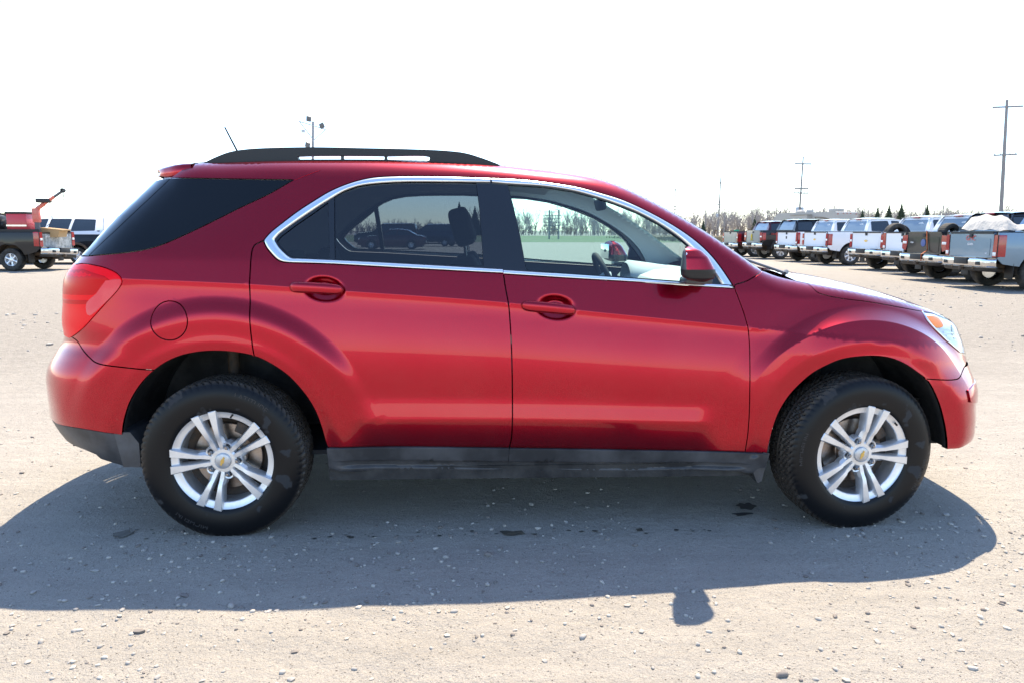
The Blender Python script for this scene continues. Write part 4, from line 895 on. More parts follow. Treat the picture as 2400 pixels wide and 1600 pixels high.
    for z,k in ((.44,.10),(.47,.05),(.53,.04)): P.append([(-1.385+.02*abs(t)**2+.20*max(0,(abs(t)-.80)/.20)**2+k,t*(W-.03),z+dz) for t in np.linspace(-1,1,21)])
    MB().grid(np.array(P)).build('bumper_valance','flare_black',bp,60)
    for s in (-1,1): MB().box((-1.352,s*(W-.36),.635+dz),(.06,.20,.10),bev=.02).build('bumper_pocket','flare_black',bp)
    MB().box((-1.30,0,.50+dz),(.22,.10,.10),bev=.01).build('tow_hitch','under_dirt',bp)
    m=MB(); m.tube([(0,-W+.3,tr),(0,W-.3,tr)],.06,10); m.lathe([(.001,-.16),(.12,-.10),(.17,0),(.12,.10),(.001,.16)],16,'y',(0,0,tr))
    for s in (-1,1): m.box((.6,s*.42,.55+dz),(3.9,.07,.13))
    m.box((1.6,0,.50+dz),(2.6,1.7,.10)); m.tube([(-1.3,-W+.42,.48),(-.6,-W+.42,.46)],.045,10); m.box((-.80,0,.56+dz),(.5,1.2,.1))
    m.build('chassis','under_dirt',root)
    for s in (-1,1): MB().box((-.62,s*(W-.16),.46+dz*.5),(.02,.30,.36),bev=.004).build('mud_flap','flare_black',root)
    for o in root.children_recursive:
        if o.type=='MESH' and o.data.users==1 and o.data not in (TT,TT_S,R_A,R_B,R_C,R_D):
            co=np.zeros(len(o.data.vertices)*3); o.data.vertices.foreach_get('co',co); co=co.reshape(-1,3); k=co[:,0]<-.6; co[k,0]+=.15*np.minimum(1,(-.6-co[k,0])/.4); o.data.vertices.foreach_set('co',co.ravel()); o.data.update()
    return root,tg
on_gate=lambda cy,cz,x=-1.045:(lambda a,b,c:(x-c,cy-a,cz+b))
on_side=lambda cx,cz,y=-1.006:(lambda a,b,c:(cx+a,y-c,cz+b))
G_R='pickup trucks parked in a row on the far right'
def bowtie(parent,cz,s=1.):
    bw=[(-.09,.022),(-.03,.022),(-.03,.04),(.035,.04),(.035,.022),(.1,.022),(.09,-.022),(.03,-.022),(.03,-.04),(-.035,-.04),(-.035,-.022),(-.1,-.022)]
    MB().prism([(-x*s,cz+z*s) for x,z in bw],-1.053,-1.04,'yz').build('emblem','gold_badge',parent,20)
t1,g=pickup('slate-grey pickup with a tan sheet over its bed, nearest of the right-hand row',(12.53,13.2,0),math.radians(-3),'paint_slate','paint_slate','gmc',R_A,dz=.0,group=G_R)
lettering('lettering','GMC',.17,'decal_red',g,on_gate(0,1.20)); lettering('lettering','SIERRA',.075,'decal_white',g,on_gate(0,1.06)); lettering('lettering','SLE',.05,'decal_white',g,on_gate(-.62,.86))
lettering('decal','X31',.09,'decal_white',t1,on_side(-.40,1.36))
t2,g=pickup('black pickup with an orange strap over its brown-tinted tailgate, second in the right-hand row',(13.04,15.98,0),math.radians(1),'paint_black','paint_black','shield',R_C if False else R_B,group=G_R)
MB().lathe([(.001,-1.055),(.10,-1.053),(.105,-1.046)],24,'x',(0,.02,1.05)).build('emblem','oval_blue',g)
MB().tube([(-1.06,-.12,1.375),(-1.065,-.15,1.20),(-1.075,-.24,.85),(-1.26,-.27,.74),(-1.26,-.28,.56)],.016,5).build('strap','strap_orange',t2); lettering('lettering','FORD',.06,'decal_white',g,on_gate(.55,1.05))
t3,g=pickup('white pickup with tall slim tail lamps, just beyond the black truck with the orange strap',(14.08,18.87,0),math.radians(4),'paint_white','paint_white','slim',R_B,group=G_R)
MB().prism(round_poly([(-.05,1.02),(.05,1.02),(.06,1.14),(-.06,1.14)],.02),-1.05,-1.04,'yz').build('emblem','flare_black',g)
t4,g=pickup('white pickup with loose spare tyres standing in its bed',(14.40,21.69,0),math.radians(4),'paint_white','paint_white','tall',R_B,group=G_R); bowtie(g,1.03); lettering('decal','4x4',.12,'decal_red',t4,on_side(-.45,1.27))
t5,g=pickup('white pickup with large bright alloy wheels, standing apart before a gap in the row',(14.49,25.94,0),math.radians(4),'paint_white','paint_white','tall',R_D,group=G_R); bowtie(g,1.03)
t6,g=pickup('white pickup with 4x4 lettering on its bed beside the black pickup',(14.62,29.07,0),math.radians(4),'paint_white','paint_white','slim',R_B,group=G_R); lettering('decal','4x4',.17,'decal_grey',t6,on_side(-.35,1.18))
MB().prism(round_poly([(-.05,1.02),(.05,1.02),(.06,1.14),(-.06,1.14)],.02),-1.05,-1.04,'yz').build('emblem','flare_black',g)
t7,g=pickup('black pickup with wide arch flares and a yellow ribbon on its silver tailgate',(14.32,32.42,0),math.radians(4),'paint_black','paint_grey','shield',R_D,flares=True,dz=.05,group=G_R)
m=MB()
for k in (-1,1): m.tube([(-1.055,.10*k+.12,.90),(-1.058,-.04*k+.12,1.08),(-1.055,.0+.12,1.22)],.022,4)
m.build('ribbon','ribbon_yellow',g); lettering('decal','FX4',.14,'decal_red',t7,on_side(-.45,1.22))
t8,g=pickup('maroon pickup at the far end of the right-hand row',(14.27,35.67,0),math.radians(4),'paint_maroon','paint_grey','tall',R_D,group=G_R); lettering('decal','Z71',.14,'decal_red',t8,on_side(-.50,1.20))
for t in (t1,t3,t4,t5,t6):      # window stickers
    cb=[c for c in t.children if c.name.startswith('cab_back')][0]
    MB().prism([(-.5,1.62),(-.25,1.60),(-.22,1.66),(-.45,1.69)],.75,.755,'yz').build('window_sticker','sticker_white',cb)
# loads in the beds
def bed_tyre(x,y,z,rx,label):
    o=link('spare_tyre',TT,None,(x,y,z)); o.rotation_euler=rx; tag(o,label,'tyre','spare tyres in the white truck bed'); return o
bed_tyre(14.15,21.15,1.24,(0,0,math.radians(10)),'spare tyre standing upright nearest the tailgate in the white truck bed')
bed_tyre(14.4,21.45,1.22,(math.radians(6),0,math.radians(-8)),'spare tyre standing upright behind another in the white truck bed')
o=link('spare_tyre',TT,None,(14.5,18.75,1.22)); o.rotation_euler=(0,0,math.radians(20)); tag(o,'worn spare tyre standing in the bed of the white truck behind the black pickup','tyre')
P=[]
for i,x in enumerate(np.linspace(0,1,22)):
    row=[]
    for j,y in enumerate(np.linspace(-1,1,16)):
        h=.20*math.exp(-((x-.06)/.12)**2)+.22*(1-x)*.9; h*=(1-abs(y)**6)*min(1,x/.10); row.append((-.85+1.6*x,.86*y,1.40+h+.018*math.sin(9*y+11*x)+.012*math.sin(23*x-6*y)))
    P.append(row)
o=MB().grid(np.array(P)).build('tarpaulin','tarp',None,180,(12.53,13.2,0)); o.rotation_euler=(0,0,math.radians(-3)); tag(o,'pale tan sheet draped over the load of the slate-grey pickup','tarpaulin')
# left-hand row
G_L='pickup trucks on the left'
d1,g=pickup('black pickup with a scratched grey tailgate and a bent rear bumper, carrying a small crane',(-15.5,21.3,0),math.pi-math.radians(3),'paint_black','worn_grey','tall',R_C,TT_S,W=.92,zr=1.24,roof=1.70,scale=1.0,bumper_tilt=math.radians(3),group=G_L)
lettering('lettering','DODGE',.11,'decal_white',g,on_gate(.42,1.13)); lettering('lettering','4x4',.11,'decal_white',g,on_gate(-.48,1.15))
principled('crane_red',(.58,.10,.07),.5,var=(8,.7,(.55,.24,.18))); principled('crane_grey',(.10,.10,.11),.5,.3); principled('toolbox_red',(.50,.02,.035),.4,coat=.4); principled('cardboard',(.42,.27,.13),.9); principled('motor_black',(.02,.02,.022),.5)
def lw(x,y,z): return (d1.location.x-x*1.0,d1.location.y-y,z)
cr=empty('truck_crane',lw(-.75,.62,0)); tag(cr,'small red folding crane mounted in the bed of the black pickup','crane')
m=MB(); m.tube([(0,0,.86),(0,0,1.62)],.075,12); m.build('mast','crane_grey',cr)
m=MB(); m.box((0,0,1.80),(.20,.18,.46),bev=.03); m.build('mast_head','crane_red',cr)
m=MB(); m.tube([(.02,0,2.0),(.28,0,2.17)],.07,4); m.tube([(.28,0,2.17),(.62,0,2.40)],.055,4); m.build('boom','crane_red',cr)
m=MB(); m.tube([(.58,0,2.37),(.88,0,2.57)],.045,4); m.build('boom_extension','crane_grey',cr)
m=MB(); m.lathe([(.03,-.05),(.07,-.05),(.07,.05),(.03,.05)],16,'y',(.91,0,2.60)); m.build('sheave','motor_black',cr)
m=MB(); m.box((.27,0,2.27),(.44,.20,.14),bev=.03); m.build('winch','motor_black',cr)
m=MB(); m.tube([(.91,0,2.53),(.91,0,2.40),(.87,0,2.35),(.90,0,2.30),(.94,0,2.33)],.014,6); m.tube([(.45,0,2.25),(.48,.02,1.7),(.40,.05,1.55),(.25,.06,1.45)],.008,5); m.build('hook','motor_black',cr)
m=MB(); m.box((0,0,0),(.64,.55,.66),bev=.03); tb=m.build('tool_chest','toolbox_red',None,40,lw(-.06,.30,1.52)); tag(tb,'red tool chest with a black lid standing in the black pickup bed','tool chest'); MB().box((0,0,.36),(.69,.60,.07),bev=.02).build('lid','motor_black',tb); MB().box((0,-.282,-.05),(.64,.02,.05)).build('trim_strip','bright_bumper',tb)
m=MB(); m.prism([(-.28,0),(.28,0),(.34,.22),(-.24,.28)],-.25,.25,'xz'); cbx=m.build('cardboard_box','cardboard',None,30,lw(-1.0,.2,1.10)); tag(cbx,'open brown cardboard box at the tailgate end of the black pickup bed','box'); MB().prism([(-.26,.27),(.42,.20),(.44,.24),(-.26,.31)],-.26,.26,'xz').build('flap','cardboard',cbx,30)
m=MB(); m.box((0,0,0),(.6,.5,.5),bev=.08); m.tube([(-.2,0,.2),(-.2,0,.45),(.2,0,.45)],.05,8); m.lathe([(.001,-.3),(.16,-.28),(.18,0),(.16,.28),(.001,.3)],18,'x',(.1,0,-.05)); m.lathe([(.05,.2),(.12,.22),(.12,.34),(.05,.36)],14,'z',(.05,.1,0))
en=m.build('engine_unit','motor_black',None,40,lw(.85,.25,1.55)); tag(en,'dark engine-driven compressor beside the red tool chest','compressor')
MB().lathe([(.001,-.14),(.10,-.13),(.115,0),(.10,.13),(.001,.14)],16,'x',(-.25,.1,.02)).build('tank','crane_grey',en)
# ---- ordinary cars far behind, seen through the tinted window
def clip_above(poly,z0):
    out=[];n=len(poly)
    for i in range(n):
        a,b=poly[i],poly[(i+1)%n]
        if a[1]>=z0: out.append(a)
        if (a[1]>=z0)!=(b[1]>=z0):
            t=(z0-a[1])/(b[1]-a[1]); out.append((a[0]+t*(b[0]-a[0]),z0))
    return clean(out)
def saloon(name,label,loc,rz,paint,prof,glass,wheels,W,cat='car',group=None,upper=None):
    root=empty(name,loc,rz); tag(root,label,cat,group)
    zb=glass['zb']
    def sk(side,off=0.):
        def f(x,z):
            y=W-.02*((z-.6)/.3)**2-(max(0,z-zb))*.42; y-=.16*max(0,(abs(x)-prof['L']*.38)/(prof['L']*.12))**2*.6
            return (x,side*(y+off),z)
        return f
    for s in (-1,1):
        bs=sheet(MB(),prof['out'],glass['win'],sk(s),.14,(0,-s*.06,0)).build('body_side',paint,root,35)
        if upper: sheet(MB(),clip_above(prof['out'],zb-.10),glass['win'],sk(s,.005),.14,(0,-s*.01,0)).build('upper_side',upper,root,35)
        for w in glass['win']: sheet(MB(),inset(w,-.01),[],sk(s,-.015)).build('side_window','dark_glass',bs)
        for x in wheels:
            P=[[(x+.37*math.cos(t),s*y,.34+.37*math.sin(t)) for y in (W-.04,W-.30)] for t in np.linspace(0,math.pi,13)]
            MB().grid(np.array(P)).build('wheel_well','flare_black',root)
            w=empty('wheel',(x,s*(W-.12),.33),0 if s<0 else math.pi,root); a=link('tyre',TT_S,w); a.scale=(.89,.85,.89); r=link('rim',R_C,w,(0,-.095,0)); r.scale=(.95,1,.95)
    top=prof['top']; P=[]
    for x,z in top:
        y=abs(sk(1)(x,z)[1])-.01; P.append([(x,y*t,z+.035*(1-t*t)) for t in np.linspace(-1,1,9)])
    MB().grid(np.array(P)).build('upper_shell',upper or paint,root,50)
    for (a,b) in prof['screens']:
        P=[]
        for x,z in (a,b):
            y=abs(sk(1)(x,z)[1])-.06; P.append([(x,y*t,z+.035*(1-t*t)+.012) for t in np.linspace(-1,1,9)])
        MB().grid(np.array(P)).build('screen','pale_glass',root,180)
    MB().box((0,0,.24),(prof['L']*.9,1.5,.10)).build('underbody','flare_black',root)
    for s in (-1,1):
        MB().box((-prof['L']/2+.10,s*(W-.20),prof['lz']),(.12,.30,.14),bev=.03).build('tail_lamp','lamp_red',root)
        MB().box((prof['L']/2-.12,s*(W-.22),prof['lz']-.08),(.14,.30,.12),bev=.03).build('headlamp','lamp_white',root)
    MB().box((-prof['L']/2+.02,0,.52),(.10,1.5,.16),bev=.03).build('rear_bumper',paint,root)
    return root
def arc(cx,r,z0): return [(cx+r*math.cos(t),.34+r*math.sin(t)) for t in np.linspace(-.3,math.pi+.3,13)]
sed_out=[(-2.40,.35),(-2.44,.60),(-2.38,.92),(-2.0,.99),(-1.75,1.02),(-1.15,1.36),(-.6,1.44),(.15,1.42),(.95,1.02),(1.7,.93),(2.2,.80),(2.36,.62),(2.34,.32)]+arc(1.42,.37,.3)+[(.8,.26),(-.8,.26)]+arc(-1.38,.37,.3)
sed=dict(out=round_poly(sed_out,.05),top=[(-2.42,.60),(-2.38,.90),(-2.0,.985),(-1.75,1.015),(-1.15,1.355),(-.6,1.435),(.15,1.415),(.95,1.015),(1.7,.925),(2.2,.79),(2.36,.60)],L=4.8,lz=.82,screens=[((-1.68,1.06),(-1.2,1.33)),((.22,1.39),(.88,1.06))])
sw_=[round_poly([(-1.45,1.03),(-1.02,1.31),(-.45,1.37),(-.45,1.02)],.05),round_poly([(-.37,1.02),(-.37,1.37),(.10,1.35),(.72,1.03)],.05)]
saloon('saloon_car','dark wine-coloured saloon seen through the tinted rear door window',(-6.68,49.4,0),math.pi,'paint_wine',sed,dict(zb=1.0,win=sw_),(-1.38,1.42),.90)
suv_out=[(-2.55,.42),(-2.58,.75),(-2.50,1.15),(-2.30,1.84),(-2.0,1.90),(.3,1.88),(1.05,1.25),(2.2,1.12),(2.5,.95),(2.52,.45)]+arc(1.55,.42,.3)+[(.9,.36),(-.9,.36)]+arc(-1.5,.42,.3)
suvp=dict(out=round_poly(suv_out,.06),top=[(-2.57,.75),(-2.5,1.15),(-2.30,1.835),(-2.0,1.895),(.3,1.875),(1.05,1.245),(2.2,1.115),(2.5,.94),(2.52,.6)],L=5.1,lz=1.1,screens=[((-2.46,1.25),(-2.32,1.75)),((.38,1.82),(1.0,1.3))])
su_w=[round_poly([(-2.18,1.30),(-2.08,1.74),(-1.25,1.76),(-1.25,1.28)],.05),round_poly([(-1.15,1.28),(-1.15,1.76),(-.35,1.76),(-.35,1.27)],.05),round_poly([(-.25,1.27),(-.25,1.76),(.25,1.74),(.82,1.26)],.05)]
saloon('estate_suv','black full-size SUV parked behind the wine-coloured saloon',(-7.9,56.0,0),math.pi-.05,'paint_black',suvp,dict(zb=1.26,win=su_w),(-1.5,1.55),.98)
saloon('estate_suv','dark silver-roofed SUV just beyond the saloon\'s boot',(-4.6,60.5,0),math.pi-.3,'paint_navy',suvp,dict(zb=1.26,win=su_w),(-1.5,1.55),.96)

su=saloon('estate_suv','two-tone SUV, white above and black below, parked behind the black crane truck',(-17.6,26.4,0),math.pi,'paint_black',suvp,dict(zb=1.26,win=su_w),(-1.5,1.55),.98,upper='paint_white')
for s in (-1,1):
    for cx in (-1.5,1.55):
        P=[[(cx+r*math.cos(t),s*(.98+o),.36+r*math.sin(t)) for r,o in ((.41,-.03),(.41,.03),(.46,.035),(.50,.01))] for t in np.linspace(.05,math.pi-.05,17)]; MB().grid(np.array(P)).build('arch_flare','under_dirt',su)
# ---------------------------------------------------------------- poles, motorhome, sign, trees
principled('pole_wood',(.23,.22,.22),.9,var=(6,.6,(.30,.285,.28))); principled('galvanised',(.45,.46,.47),.5,.5); principled('insulator',(.45,.48,.55),.3); principled('lamp_body',(.10,.11,.12),.5)
def utility_pole(label,x,y,h,arms,lean=0.,transformers=0,wires=False,group='utility poles along the road',r=.17):
    root=empty('utility_pole',(x,y,0)); root.rotation_euler=(0,lean,0); tag(root,label,'utility pole',group)
    MB().tube([(0,0,-.2),(0,0,h*.5),(0,0,h)],[r,r*.85,r*.6],8).build('pole','pole_wood',root)
    for z,w,ins in arms:
        a=MB().box((0,-.18,z),(w,.14,.18 if y<100 else .30)).build('crossarm','pole_wood',root)
        if ins:
            for s in (-1,1):
                m=MB()
                for k in range(5): m.lathe([(.02,z-.35-k*.22),(.10,z-.38-k*.22),(.02,z-.43-k*.22)],8,'z',(s*w*.47,-.18,0))
                m.tube([(s*w*.47,-.18,z),(s*w*.47,-.18,z-1.4)],.02,5); m.build('insulator_string','insulator',root)
        else:
            for t in (-.46,-.2,.2,.46): MB().lathe([(.03,z+.07),(.07,z+.12),(.03,z+.28)],8,'z',(t*w,-.18,0)).build('insulator','insulator',root)
        MB().tube([(w*.3,-.1,z-.05),(0,-.1,z-.6)],.03,5).build('brace','galvanised',root)
    for k in range(transformers):
        MB().lathe([(.001,h*.31),(.30,h*.31),(.32,h*.32),(.32,h*.31+1.1),(.26,h*.31+1.2),(.001,h*.31+1.25)],14,'z',((-.55 if k==0 else .5),-.1,0)).build('transformer','galvanised',root)
    return root
utility_pole('tallest utility pole, with two crossarms and hanging insulator strings, right of the trucks',60.07,79.5,16.2,[(15.4,3.5,True),(10.1,2.7,False)],math.radians(-2.8),r=.24)
utility_pole('utility pole with grey transformers rising behind the motorhome',64.7,145.1,16.4,[(14.9,3.4,True),(10.0,2.8,False),(9.1,3.0,False)],math.radians(.4),2,r=.24)
utility_pole('utility pole with one transformer left of the maroon pickup',68.3,207.7,16.6,[(15.1,3.4,True),(9.7,2.8,False),(8.9,2.8,False)],math.radians(.4),1,r=.27)
utility_pole('distant utility pole rising just above the windscreen pillar',68.5,257.3,16.6,[(15.8,3.4,True),(10.0,2.8,False),(8.9,2.8,False)],r=.25)
utility_pole('farthest utility pole tip above the sloping windscreen pillar',64.3,283.8,16.6,[(15.3,3.,False)])
for lb,x,y,h in (('thin bare pole left of the transformer pole at the wood\'s edge',48.6,155.9,6.4),('thin bare pole right of the transformer pole at the wood\'s edge',56.1,165.7,6.4),('taller of two thin bare poles above the spruces',90.4,144.1,8.6),('shorter of two thin bare poles above the spruces',94.1,143.9,8.0)):
    utility_pole(lb,x,y,h,[],group='thin bare poles',r=.13)
utility_pole('small far utility pole behind the motorhome\'s roof end',97.4,194.4,7.9,[(7.4,2.,False)])
# H-frame switch structure
hf=empty('switch_frame',(87.5,215.0,0)); tag(hf,'far timber frame of poles and crossbars left of the motorhome','power structure')
for x in (-1.9,0,1.9): MB().tube([(x,0,0),(x,0,7.6)],[.17,.13],8).build('pole','pole_wood',hf)
for z in (6.7,7.1): MB().box((0,-.2,z),(5.2,.14,.16)).build('crossbar','pole_wood',hf)
for x in (-1.9,.3): MB().lathe([(.001,2.6),(.36,2.6),(.36,4.2),(.001,4.3)],12,'z',(x+.3,-.3,0)).build('transformer','galvanised',hf)
# floodlight mast behind the roof
fl=empty('floodlight_mast',(-13.9,57.3,0)); fl.scale=(.82,.82,.965); tag(fl,'floodlight mast with three lamps rising behind the red car\'s roof','floodlight mast')
MB().tube([(0,0,0),(-.1,0,6),(.12,0,10.35)],[.14,.13,.11],8).build('pole','pole_wood',fl)
MB().tube([(-1.25,-.15,10.35),(1.25,-.15,9.72)],.05,6).build('crossbar','galvanised',fl)
m=MB(); m.tube([(-1.15,-.15,10.3),(.03,-.1,8.95)],.05,5); m.build('brace','galvanised',fl)
m=MB(); m.tube([(1.40,-.15,9.75),(.05,-.1,8.75)],.05,5); m.build('brace','galvanised',fl)
for x,z,a in ((-.25,10.55,.15),(1.0,10.0,-.4),(-.45,8.45,.3)):
    o=empty('lamp_head',(x,-.15,z),0,fl); o.rotation_euler=(math.radians(20),a,0); MB().box((0,0,0),(.46,.28,.44),bev=.05).build('housing','lamp_body',o); MB().box((0,.15,0),(.40,.02,.36)).build('glass','pale_glass',o)
MB().box((-.85,-.1,9.55),(.36,.10,.25),bev=.02).build('junction_box','galvanised',fl)
# motorhome
principled('rv_white',(.36,.345,.315),.5,var=(2,.4,(.30,.285,.265))); principled('rv_swirl',(.16,.13,.095),.5); principled('rv_tan',(.26,.23,.185),.5)
rv=empty('motorhome',(32.4,61.0,0),math.radians(108)); tag(rv,'cream motorhome with brown swirls and a roof unit, standing behind the white pickups','motorhome')
# local x along the vehicle (forward), rear face at x=0
b=MB().prism(round_poly([(0,.9),(0,3.02),(.1,3.12),(7.6,3.12),(8.1,2.7),(8.1,.9)],.08),-1.22,1.22,'xz').build('body','rv_white',rv,30)
MB().box((4,0,.7),(7.6,2.2,.4)).build('chassis','flare_black',rv)
MB().prism([(3.0,1.7),(5.2,1.7),(5.2,2.85),(3.0,2.85)],1.20,1.75,'xz').build('slide_out','rv_white',rv,30)
for z in (2.86,): MB().box((4.1,1.5,z+.03),(2.3,.62,.05)).build('slide_topper','rv_tan',rv)
MB().prism(round_poly([(3.6,2.1),(4.7,2.1),(4.7,2.6),(3.6,2.6)],.08),1.74,1.765,'xz').build('window','dark_glass',rv)
for x in (1.9,6.2): MB().prism(round_poly([(x,2.05),(x+.6,2.05),(x+.6,2.6),(x,2.6)],.06),1.215,1.235,'xz').build('window','pale_glass',rv)
MB().prism(round_poly([(-.75,2.05),(.75,2.05),(.75,2.5),(-.75,2.5)],.1),-.03,.01,'yz').build('rear_window','dark_glass',rv)
for y in (-.4,0,.4): MB().box((-.03,y,2.98),(.04,.12,.05)).build('marker_light','lamp_red',rv)
for y in (-1.05,1.05): MB().box((-.03,y,2.92),(.04,.10,.08)).build('marker_light','lamp_red',rv)
sw1=curve([(.2,2.25),(.8,2.5),(1.5,2.66),(2.6,2.70)],.1)+rev(curve([(.2,2.02),(.9,2.34),(1.6,2.52),(2.6,2.56)],.1)); MB().prism(sw1,1.218,1.228,'xz').build('swirl','rv_swirl',rv)
sw2=curve([(.25,1.85),(.9,2.15),(1.5,2.30),(2.5,2.32)],.1)+rev(curve([(.3,1.7),(1.,2.02),(1.6,2.18),(2.5,2.20)],.1)); MB().prism(sw2,1.218,1.228,'xz').build('swirl','rv_tan',rv)
MB().box((1.6,-.3,3.28),(1.1,.8,.30),bev=.06).build('roof_unit','rv_white',rv); MB().lathe([(.001,3.42),(.3,3.38),(.42,3.25),(.42,3.1)],16,'z',(5.6,.2,0)).build('roof_vent','rv_white',rv); MB().lathe([(.001,3.40),(.3,3.36),(.38,3.1)],16,'z',(4.4,.2,0)).build('roof_vent','rv_white',rv)
for x in (2.0,6.9):
    for s in (-1,1): add_wheel(rv,x,s*1.0,.41,TT,R_A)
MB().box((-.06,0,1.02),(.12,2.3,.22),bev=.03).build('rear_bumper','rv_tan',rv)
# road sign
principled('sign_green',(.0,.28,.16),.5)
sg=empty('road_sign',(34.6,95.75,0)); tag(sg,'small green road sign beyond the maroon pickup','road sign'); MB().box((0,0,1.42),(.74,.02,.28),bev=.008).build('panel','sign_green',sg); MB().tube([(0,.03,0),(0,.03,1.5)],.035,6).build('post','galvanised',sg)
# rack tower seen through the front window
tw=empty('lattice_tower',(11.1,117.,0)); tag(tw,'grey lattice training tower seen through the front door windows','tower')
for x in (-.2,1.35): 
    for y in (0,1.5): MB().tube([(x,y,0),(x,y,4.75)],.07,5).build('upright','pole_wood',tw)
for z in (1.6,2.2,2.75,3.3,3.85,4.4): MB().box((.2,-.08,z),(2.9 if z>2 else 2.0,.08,.10)).build('rail','pole_wood',tw)
for z in (4.75,5.2): MB().box((1.2,-.08,z),(1.1,.08,.08)).build('top_rail','pole_wood',tw)
MB().tube([(1.0,0,4.7),(1.0,0,5.6)],.04,5).build('mast','pole_wood',tw)
# ---- trees
principled('bark_grey',(.34,.305,.28),.95,var=(1.5,.7,(.42,.38,.355))); principled('brush_brown',(.25,.205,.165),.95,var=(.4,.8,(.19,.155,.125)))
principled('needles',(.055,.085,.055),.8,var=(1.5,.7,(.09,.12,.075))); principled('dry_grass',(.24,.195,.12),.95,var=(.8,.7,(.17,.14,.085)))
def bare_tree(h,rng,spread=.5,levels=4,r0=.13):
    segs=[]
    def grow(p,d,l,r,lev):
        n=3 if lev==levels else 2; q=p
        for k in range(n):
            d=(d+np.array(rng.normal(0,.10,3))+np.array((0,0,.06))).astype(float); d/=np.linalg.norm(d); q2=q+d*l/n; segs.append((q,q2,r*(1-.3*k/n),r*(1-.3*(k+1)/n))); 
            if lev>0:
                for _ in range(2 if lev>1 else 3):
                    a=rng.uniform(0,2*math.pi); e=np.array((math.cos(a),math.sin(a),rng.uniform(.2,1.0))); nd=d*(1-spread)+e*spread; nd/=np.linalg.norm(nd)
                    grow(q+(q2-q)*rng.uniform(.3,1),nd,l*rng.uniform(.42,.62),r*.5,lev-1)
            q=q2
    grow(np.zeros(3),np.array((0,0,1.)),h*.62,r0,levels); return segs
def segs_to_mb(mb,segs,off=(0,0,0),sc=1.,rot=0.,rmin=.018):
    A=np.array([s[0] for s in segs]);B=np.array([s[1] for s in segs]);ra=np.maximum([s[2] for s in segs],rmin/sc);rb=np.maximum([s[3] for s in segs],rmin*.7/sc)
    c,s=math.cos(rot),math.sin(rot);R=np.array(((c,-s,0),(s,c,0),(0,0,1)))
    A=A@R.T*sc+np.array(off);B=B@R.T*sc+np.array(off);ra=ra*sc;rb=rb*sc
    D=B-A;D/=np.maximum(np.linalg.norm(D,axis=1,keepdims=True),1e-9);U=np.cross(D,np.array((.3,.9,.2)));U/=np.linalg.norm(U,axis=1,keepdims=True);W_=np.cross(D,U)
    n=len(A);V=np.zeros((n,6,3))
    for k in range(3):
        w=2*math.pi*k/3;o=math.cos(w)*U+math.sin(w)*W_; V[:,k]=A+o*ra[:,None];V[:,3+k]=B+o*rb[:,None]
    F=[(6*i+k,6*i+(k+1)%3,6*i+3+(k+1)%3,6*i+3+k) for i in range(n) for k in range(3)]
    mb.add(V.reshape(-1,3),F)
rngT=np.random.default_rng(11); KINDS=[bare_tree(9,rngT,.45,3,.14) for _ in range(5)]+[bare_tree(6,rngT,.6,3,.09) for _ in range(3)]
wood=MB()
for i in range(900):
    x=rngT.uniform(-40,190) if i<600 else rngT.uniform(70,200); y=rngT.uniform(205,262)-.06*max(0,x-60); k=KINDS[rngT.integers(0,5)] 
    hs=rngT.uniform(.55,1.0)
    if x<-5: hs*=.55
    if x>75: hs*=1.12
    segs_to_mb(wood,k,(x,y,-.1),hs,rngT.uniform(0,6))
wd=wood.build('far_wood','bark_grey',None,0); tag(wd,'leafless grey-brown wood along the horizon','wood',kind='stuff')
br=MB()
for i in range(420):
    x=rngT.uniform(-60,190); y=rngT.uniform(196,235)-.06*max(0,x-60); segs_to_mb(br,KINDS[5+rngT.integers(0,3)],(x,y,-.1),rngT.uniform(.30,.62),rngT.uniform(0,6),.03)
bo=br.build('undergrowth','brush_brown',None,0); tag(bo,'brown leafless brush at the foot of the far wood','brush',kind='stuff')
def standing_tree(label,x,y,h,k,sc_):
    root=empty('bare_tree',(x,y,0)); tag(root,label,'tree','bare trees standing out of the wood'); S=KINDS[k]
    tr=[s for s in S if s[2]>.085];cr=[s for s in S if s[2]<=.085]
    m=MB(); segs_to_mb(m,tr,(0,0,-.1),sc_); m.build('trunk','bark_grey',root,0); m=MB(); segs_to_mb(m,cr,(0,0,-.1),sc_,rmin=.03); m.build('crown','bark_grey',root,0)
for lb,x,y,k,s_ in (('tall bare tree standing over the wood between two transformer poles',72.,185.,1,1.05),('round-headed bare tree just left of the first transformer pole',62.5,190.,2,.92),('bare tree right of the motorhome',95.,170.,3,.85),('bare tree between the motorhome and the spruces',104.,176.,0,.86),('bare tree above the tarpaulin of the slate-grey pickup',112.,150.,4,.80),('bare tree left of the tallest utility pole',118.,158.,1,.78),('pale bare tree above the motorhome\'s roof unit',86.,178.,2,1.0)):
    standing_tree(lb,x,y,0,k,s_)
